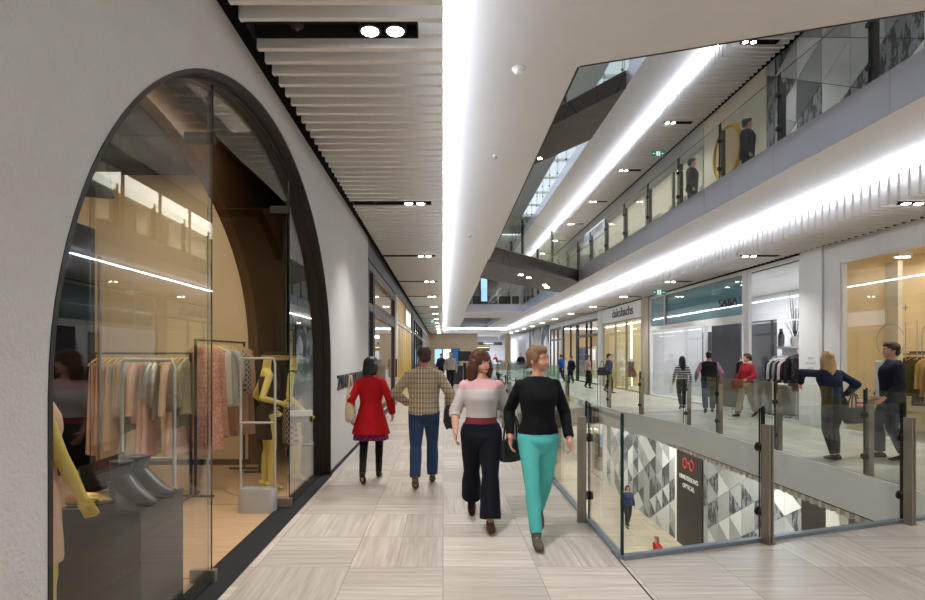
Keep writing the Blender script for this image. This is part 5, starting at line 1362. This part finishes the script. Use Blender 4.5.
# --- people on the right walkway
f = Fig('f', ((.12,.1,.08),(-.16,.45,.08)), head=.1)
x, y = px(682, 409)
person('woman in striped top with long black hair walking away past the SABA window', (x, y, 0), -.15, 1.62, f, [('top', f.top(seq(.94,1.44), .016, 1.0, .014), F('striped_top', '#23242a', kind='stripe', col2='#c9c9c9', sc=.55), .004)], [('jeans', f.legs(.012, .004), DENIM_D, .003)], SHOE_D, ('long','black'), near=False)
f = Fig('m', ((.14,.1,.10),(-.16,.4,.10)), ((.33,.02,.92),(-.33,.04,.92)), head=-.2, stout=1.08)
x, y = px(709, 413)
person('man in dark vest over pink sleeves walking away to the SABA doorway', (x, y, 0), -.35, 1.76, f, [('shirt', f.top(seq(.95,1.44), .012, 1.0, .018), F('shirt_pink', '#8f7080'), .004), ('vest', f.top(seq(.88,1.45), .034, 0), F('vest_dark', '#17171d'), .006)], [('jeans', f.legs(.02, .014), F('jeans_mid', '#2b3850'), .004)], SHOE_D, ('short','black'), skin=SKIN_DARK, near=False)
f = Fig('f', ((.24,-.05,.08),(-.22,.5,.08)), ((.22,.22,1.0),(-.22,.26,1.02)), head=-.3)
x, y = px(747, 416); k = 8.25/x; x *= k; y *= k
person('woman in red top and pale trousers walking left with dark red bag', (x, y, 0), PI/2+.3, 1.70, f, [('top', f.top(seq(.92,1.45), .026, 1.0, .022), F('top_red', '#8c1f2a'), .006)], [('trousers', f.legs(.022, .02), F('trousers_stone', '#8f8878'), .005)], SHOE_D, ('bun','brown'), near=False)
tote('dark red bag held before the woman in red top', (x-.33, y-.12, .78), .3, F('bag_maroon', '#5a1a22', rough=.5), .34, .24, .14, .16, name='handbag')
f = Fig('m', ((.16,.0,.09),(-.2,.5,.09)), head=.3)
person('person in grey blue shirt with dark bag walking past the yellow boutique', (7.35, 24.8, 0), -2.2, 1.72, f, [('shirt', f.top(seq(.9,1.45), .024, 1.0, .02), F('shirt_slate', '#3b3f55'), .006)], [('trousers', f.legs(.02, .014), F('trousers_charcoal', '#20222a'), .005)], SHOE_D, ('short','brown'), near=False)
tote('black bag of the person walking past the yellow boutique', (7.02, 24.7, .78), .3, M['leather'], .4, .36, .16, .3)
f = Fig('f', ((.16,.0,.08),(-.2,.5,.08)), head=.3)
person('person in pale pink top by the dark framed shop windows', (7.3, 28.2, 0), -2.4, 1.66, f, [('top', f.top(seq(.9,1.45), .022, 1.0, .018), F('top_rose', '#a98f93'), .006)], [('trousers', f.legs(.016, .01), NAVY, .005)], SHOE_D, ('bob','auburn'), near=False)
f = Fig('f', ((.16,.0,.08),(-.2,.5,.08)), head=-.3)
person('person in bright blue top far along the right walkway', (7.15, 34.0, 0), 1.9, 1.70, f, [('top', f.top(seq(.86,1.45), .026, 1.0, .02), F('top_blue', '#1f4f9a'), .006)], [('trousers', f.legs(.016, .01), DENIM_D, .005)], SHOE_D, ('bun','brown'), near=False)
f = Fig('m', ((.1,.0,.09),(-.1,.2,.09)), head=-.3)
person('person in dark navy clothes right of the bright blue top', (7.55, 33.0, 0), 2.2, 1.60, f, [('top', f.top(seq(.86,1.45), .026, 1.0, .02), F('top_ink', '#1e2036'), .006)], [('trousers', f.legs(.016, .01), NAVY, .005)], SHOE_D, ('short','brown'), near=False)
# --- far end
f = Fig('m', ((.02,.0,.09),(-.02,.0,.09)), head=0)
x, y = px(521, 379)
person('man in dark sweater standing before the distant marble pier', (5.6, 40.2, 0), TOWARD, 1.82, f, [('sweater', f.top(seq(.9,1.46), .026, 1.0, .02), F('sweater_ink', '#181a22'), .006)], [('trousers', f.legs(.018, .012), F('trousers_brown', '#3a3029'), .005)], SHOE_D, ('crop','grey'), near=False)
f = Fig('m', ((.1,.0,.09),(-.1,.2,.09)), head=0)
person('person in dark clothes half hidden behind the far walking man', (-.12, 35.5, 0), TOWARD, 1.74, f, [('top', f.top(seq(.9,1.46), .026, 1.0, .02), F('top_ink', '#1e2036'), .006)], [('trousers', f.legs(.018, .012), NAVY, .005)], SHOE_D, ('short','black'), near=False)
person('person in brown jacket near the far end of the hall', (4.35, 60.5, 0), TOWARD, 1.72, f, [('jacket', f.top(seq(.84,1.46), .03, 1.0, .024), F('jacket_brown', '#4a3026'), .006)], [('trousers', f.legs(.018, .012), NAVY, .005)], SHOE_D, ('short','brown'), near=False)
person('person in red top at the far cafe counter', (6.5, 69.5, 0), TOWARD, 1.70, f, [('top', f.top(seq(.84,1.46), .03, 1.0, .024), F('top_crimson', '#8e2430'), .006)], [('trousers', f.legs(.018, .012), NAVY, .005)], SHOE_D, ('short','black'), near=False)
# --- upper gallery and lower level
f = Fig('m', ((.16,.0,.09),(-.2,.4,.09)), head=.3)
person('person in dark coat on the upper gallery before the gold ring emblem', (6.9, 12.7, Z2), -2.0, 1.75, f, [('coat', f.top(seq(.84,1.46), .04, 1.0, .03), F('coat_ink', '#161c2c'), .006)], [('trousers', f.legs(.02, .014), DENIM_D, .005)], SHOE_D, ('short','brown'), near=False)
person('person in dark coat farther along the upper gallery', (6.8, 15.3, Z2), -2.0, 1.75, f, [('coat', f.top(seq(.84,1.46), .04, 1.0, .03), F('coat_slate', '#1d2027'), .006)], [('trousers', f.legs(.02, .014), DENIM_D, .005)], SHOE_D, ('short','black'), near=False)
f = Fig('f', ((.16,.0,.08),(-.2,.4,.08)), head=0)
person('person in blue top on the lower level behind the corner of the balustrade', (7.45, 22.6, ZL), TOWARD, 1.66, f, [('top', f.top(seq(.84,1.45), .024, 1.0, .02), F('top_navyblue', '#23345e'), .006)], [('trousers', f.legs(.016, .01), NAVY, .005)], SHOE_D, ('bob','brown'), near=False)
f = Fig('f', ((.14,.0,.08),(-.16,.4,.08)), head=0, tilt=(.0,.25))
person('child in red jacket on the lower level below the near balustrade', (6.75, 17.5, ZL), PI/2+.4, 1.28, f, [('jacket', f.top(seq(.84,1.45), .04, 1.0, .03), F('jacket_scarlet', '#b3212a'), .006)], [('trousers', f.legs(.02, .014), F('trousers_grey', '#8a8682'), .005)], SHOE_D, ('bob','fair'), near=False)

# --- yellow mannequins in the arched window
MY = M['mannequin']
f = Fig('f', ((.03,.25,.075),(-.02,.25,.07)), bend=.5015, wr=((.19,.13,1.05),(-.23,.10,.95)), poles=((.35,-1,0),(-.5,-1,0)), stout=.94)
person('headless yellow mannequin in a black sleeveless dress with hand on hip', (-2.19, 6.98, 0), -PI/2+.5, 1.76, f, [('dress', f.top(seq(.96,1.37), .012, 0), F('dress_black', '#1c1a19', var=.2), .003)], [('skirt', skirt(f,.62,1.0,.012,-.004,amp=.002), F('dress_black', '#1c1a19'), .003)], None, None, head=False, name='mannequin', cat='mannequin', body_mat=MY)
f = Fig('f', ((.05,.25,.07),(-.04,.25,.06)), bend=.503, wr=((.23,.16,.92),(-.24,.02,.90)), stout=.94)
person('headless yellow mannequin in a black top and patterned skirt behind the first', (-1.98, 7.45, 0), -PI/2+.1, 1.76, f, [('top', f.top(seq(1.02,1.43), .012, 0), F('top_black', '#15151a', var=.2), .003)], [('skirt', skirt(f,.50,1.06,.014,.02,amp=.006), F('skirt_pattern', '#a99a86', kind='check', col2='#3a332e'), .003)], None, None, head=False, name='mannequin', cat='mannequin', body_mat=MY)
t = thing('clutch_bag', 'white and black clutch bag in the hand of the patterned skirt mannequin', 'bag', (-1.82, 7.19, .82), .2)
MB().rbox(-.14,-.03,0,.14,.03,.10,.012).build('body', M['leather'], t); MB().rbox(-.141,-.034,.07,.141,.034,.15,.012).build('flap', M['white_paint'], t)
f = Fig('f', ((.02,.25,.07),(-.02,.25,.06)), bend=.5015, wr=((.07,.20,.87),(-.24,.02,.90)), poles=((.3,-1,0),(-.5,-1,0)), stout=.94)
person('yellow mannequin in a pale pink satin dress at the left edge of the arched window', (-2.15, 2.94, 0), -.75, 1.76, f, [('dress', f.top(seq(.96,1.40), .012, 0), F('dress_satin', '#c9a58e', rough=.4), .003)], [('skirt', skirt(f,.58,1.0,.012,.03,amp=.004), F('dress_satin', '#c9a58e', rough=.4), .004)], None, None, head=False, name='mannequin', cat='mannequin', body_mat=MY)
# --- boutique dress forms
def form(label, x, y, fab, fab2):
    t = thing('dress_form', label, 'dress form', (x, y, -.008))
    MB().lathe([(.16,0),(.16,.012),(.02,.025),(.013,.05),(.013,.98)], (0,0,0), 18).build('stand', M['matt_black'], t, True)
    f = Fig('f'); mb = MB(); f.rings(mb, seq(.9,1.46)); mb.tube([(0,-.01,1.44),(0,-.005,1.52)], [.05,.045], 14); remesh(mb, 'torso', M['mannequin_grey'], .012, t, 3)
    remesh(skirt(f,.62,1.08,.014,.10), 'skirt', fab, .012, t, 2, .006); mb = MB(); f.rings(mb, seq(1.0,1.38), .012); remesh(mb, 'bodice', fab2, .012, t, 2, .003)
form('dress form in a white dress in the yellow lit boutique window', 9.15, 28.5, F('form_white', '#e4ddcf'), F('form_white', '#e4ddcf'))
form('dress form in a grey top and dark red skirt in the yellow lit boutique window', 9.15, 27.25, F('form_red', '#6f2430'), F('form_grey', '#5f5e62'))
# ------------------------------------------------------------------ daylight, camera
w = bpy.data.worlds.new('World'); SC.world = w; w.use_nodes = True
nt = w.node_tree; nt.nodes['Background'].inputs[0].default_value = (.80,.90,1.0,1); nt.nodes['Background'].inputs[1].default_value = 1.6
for yy in (-4, 1): light('AREA', 'rear_fill_light', (3.4, yy-.5, 4.6), 45, (1,.97,.93), 2.0, sizey=3)  # unseen area lamps added behind the viewpoint, without fittings
cam = bpy.data.cameras.new('camera'); co = bpy.data.objects.new('camera', cam); COL.objects.link(co)
cam.sensor_fit = 'HORIZONTAL'; cam.sensor_width = 36; cam.lens = 560/925*36
cam.shift_x = (462.5-443)/925; cam.shift_y = (355-300)/925
cam.clip_start = .05; cam.clip_end = 400
co.location = (0,0,1.68); co.rotation_euler = (PI/2,0,0); SC.camera = co
SC.view_settings.view_transform = 'Standard'; SC.view_settings.look = 'None'; SC.view_settings.gamma = 1; SC.view_settings.use_curve_mapping = False
SC.view_settings.exposure = 0.12
cy = SC.cycles
cy.max_bounces = 10; cy.diffuse_bounces = 4; cy.glossy_bounces = 4; cy.transparent_max_bounces = 24; cy.transmission_bounces = 4
cy.caustics_reflective = False; cy.caustics_refractive = False; cy.use_denoising = True; cy.sample_clamp_indirect = 6
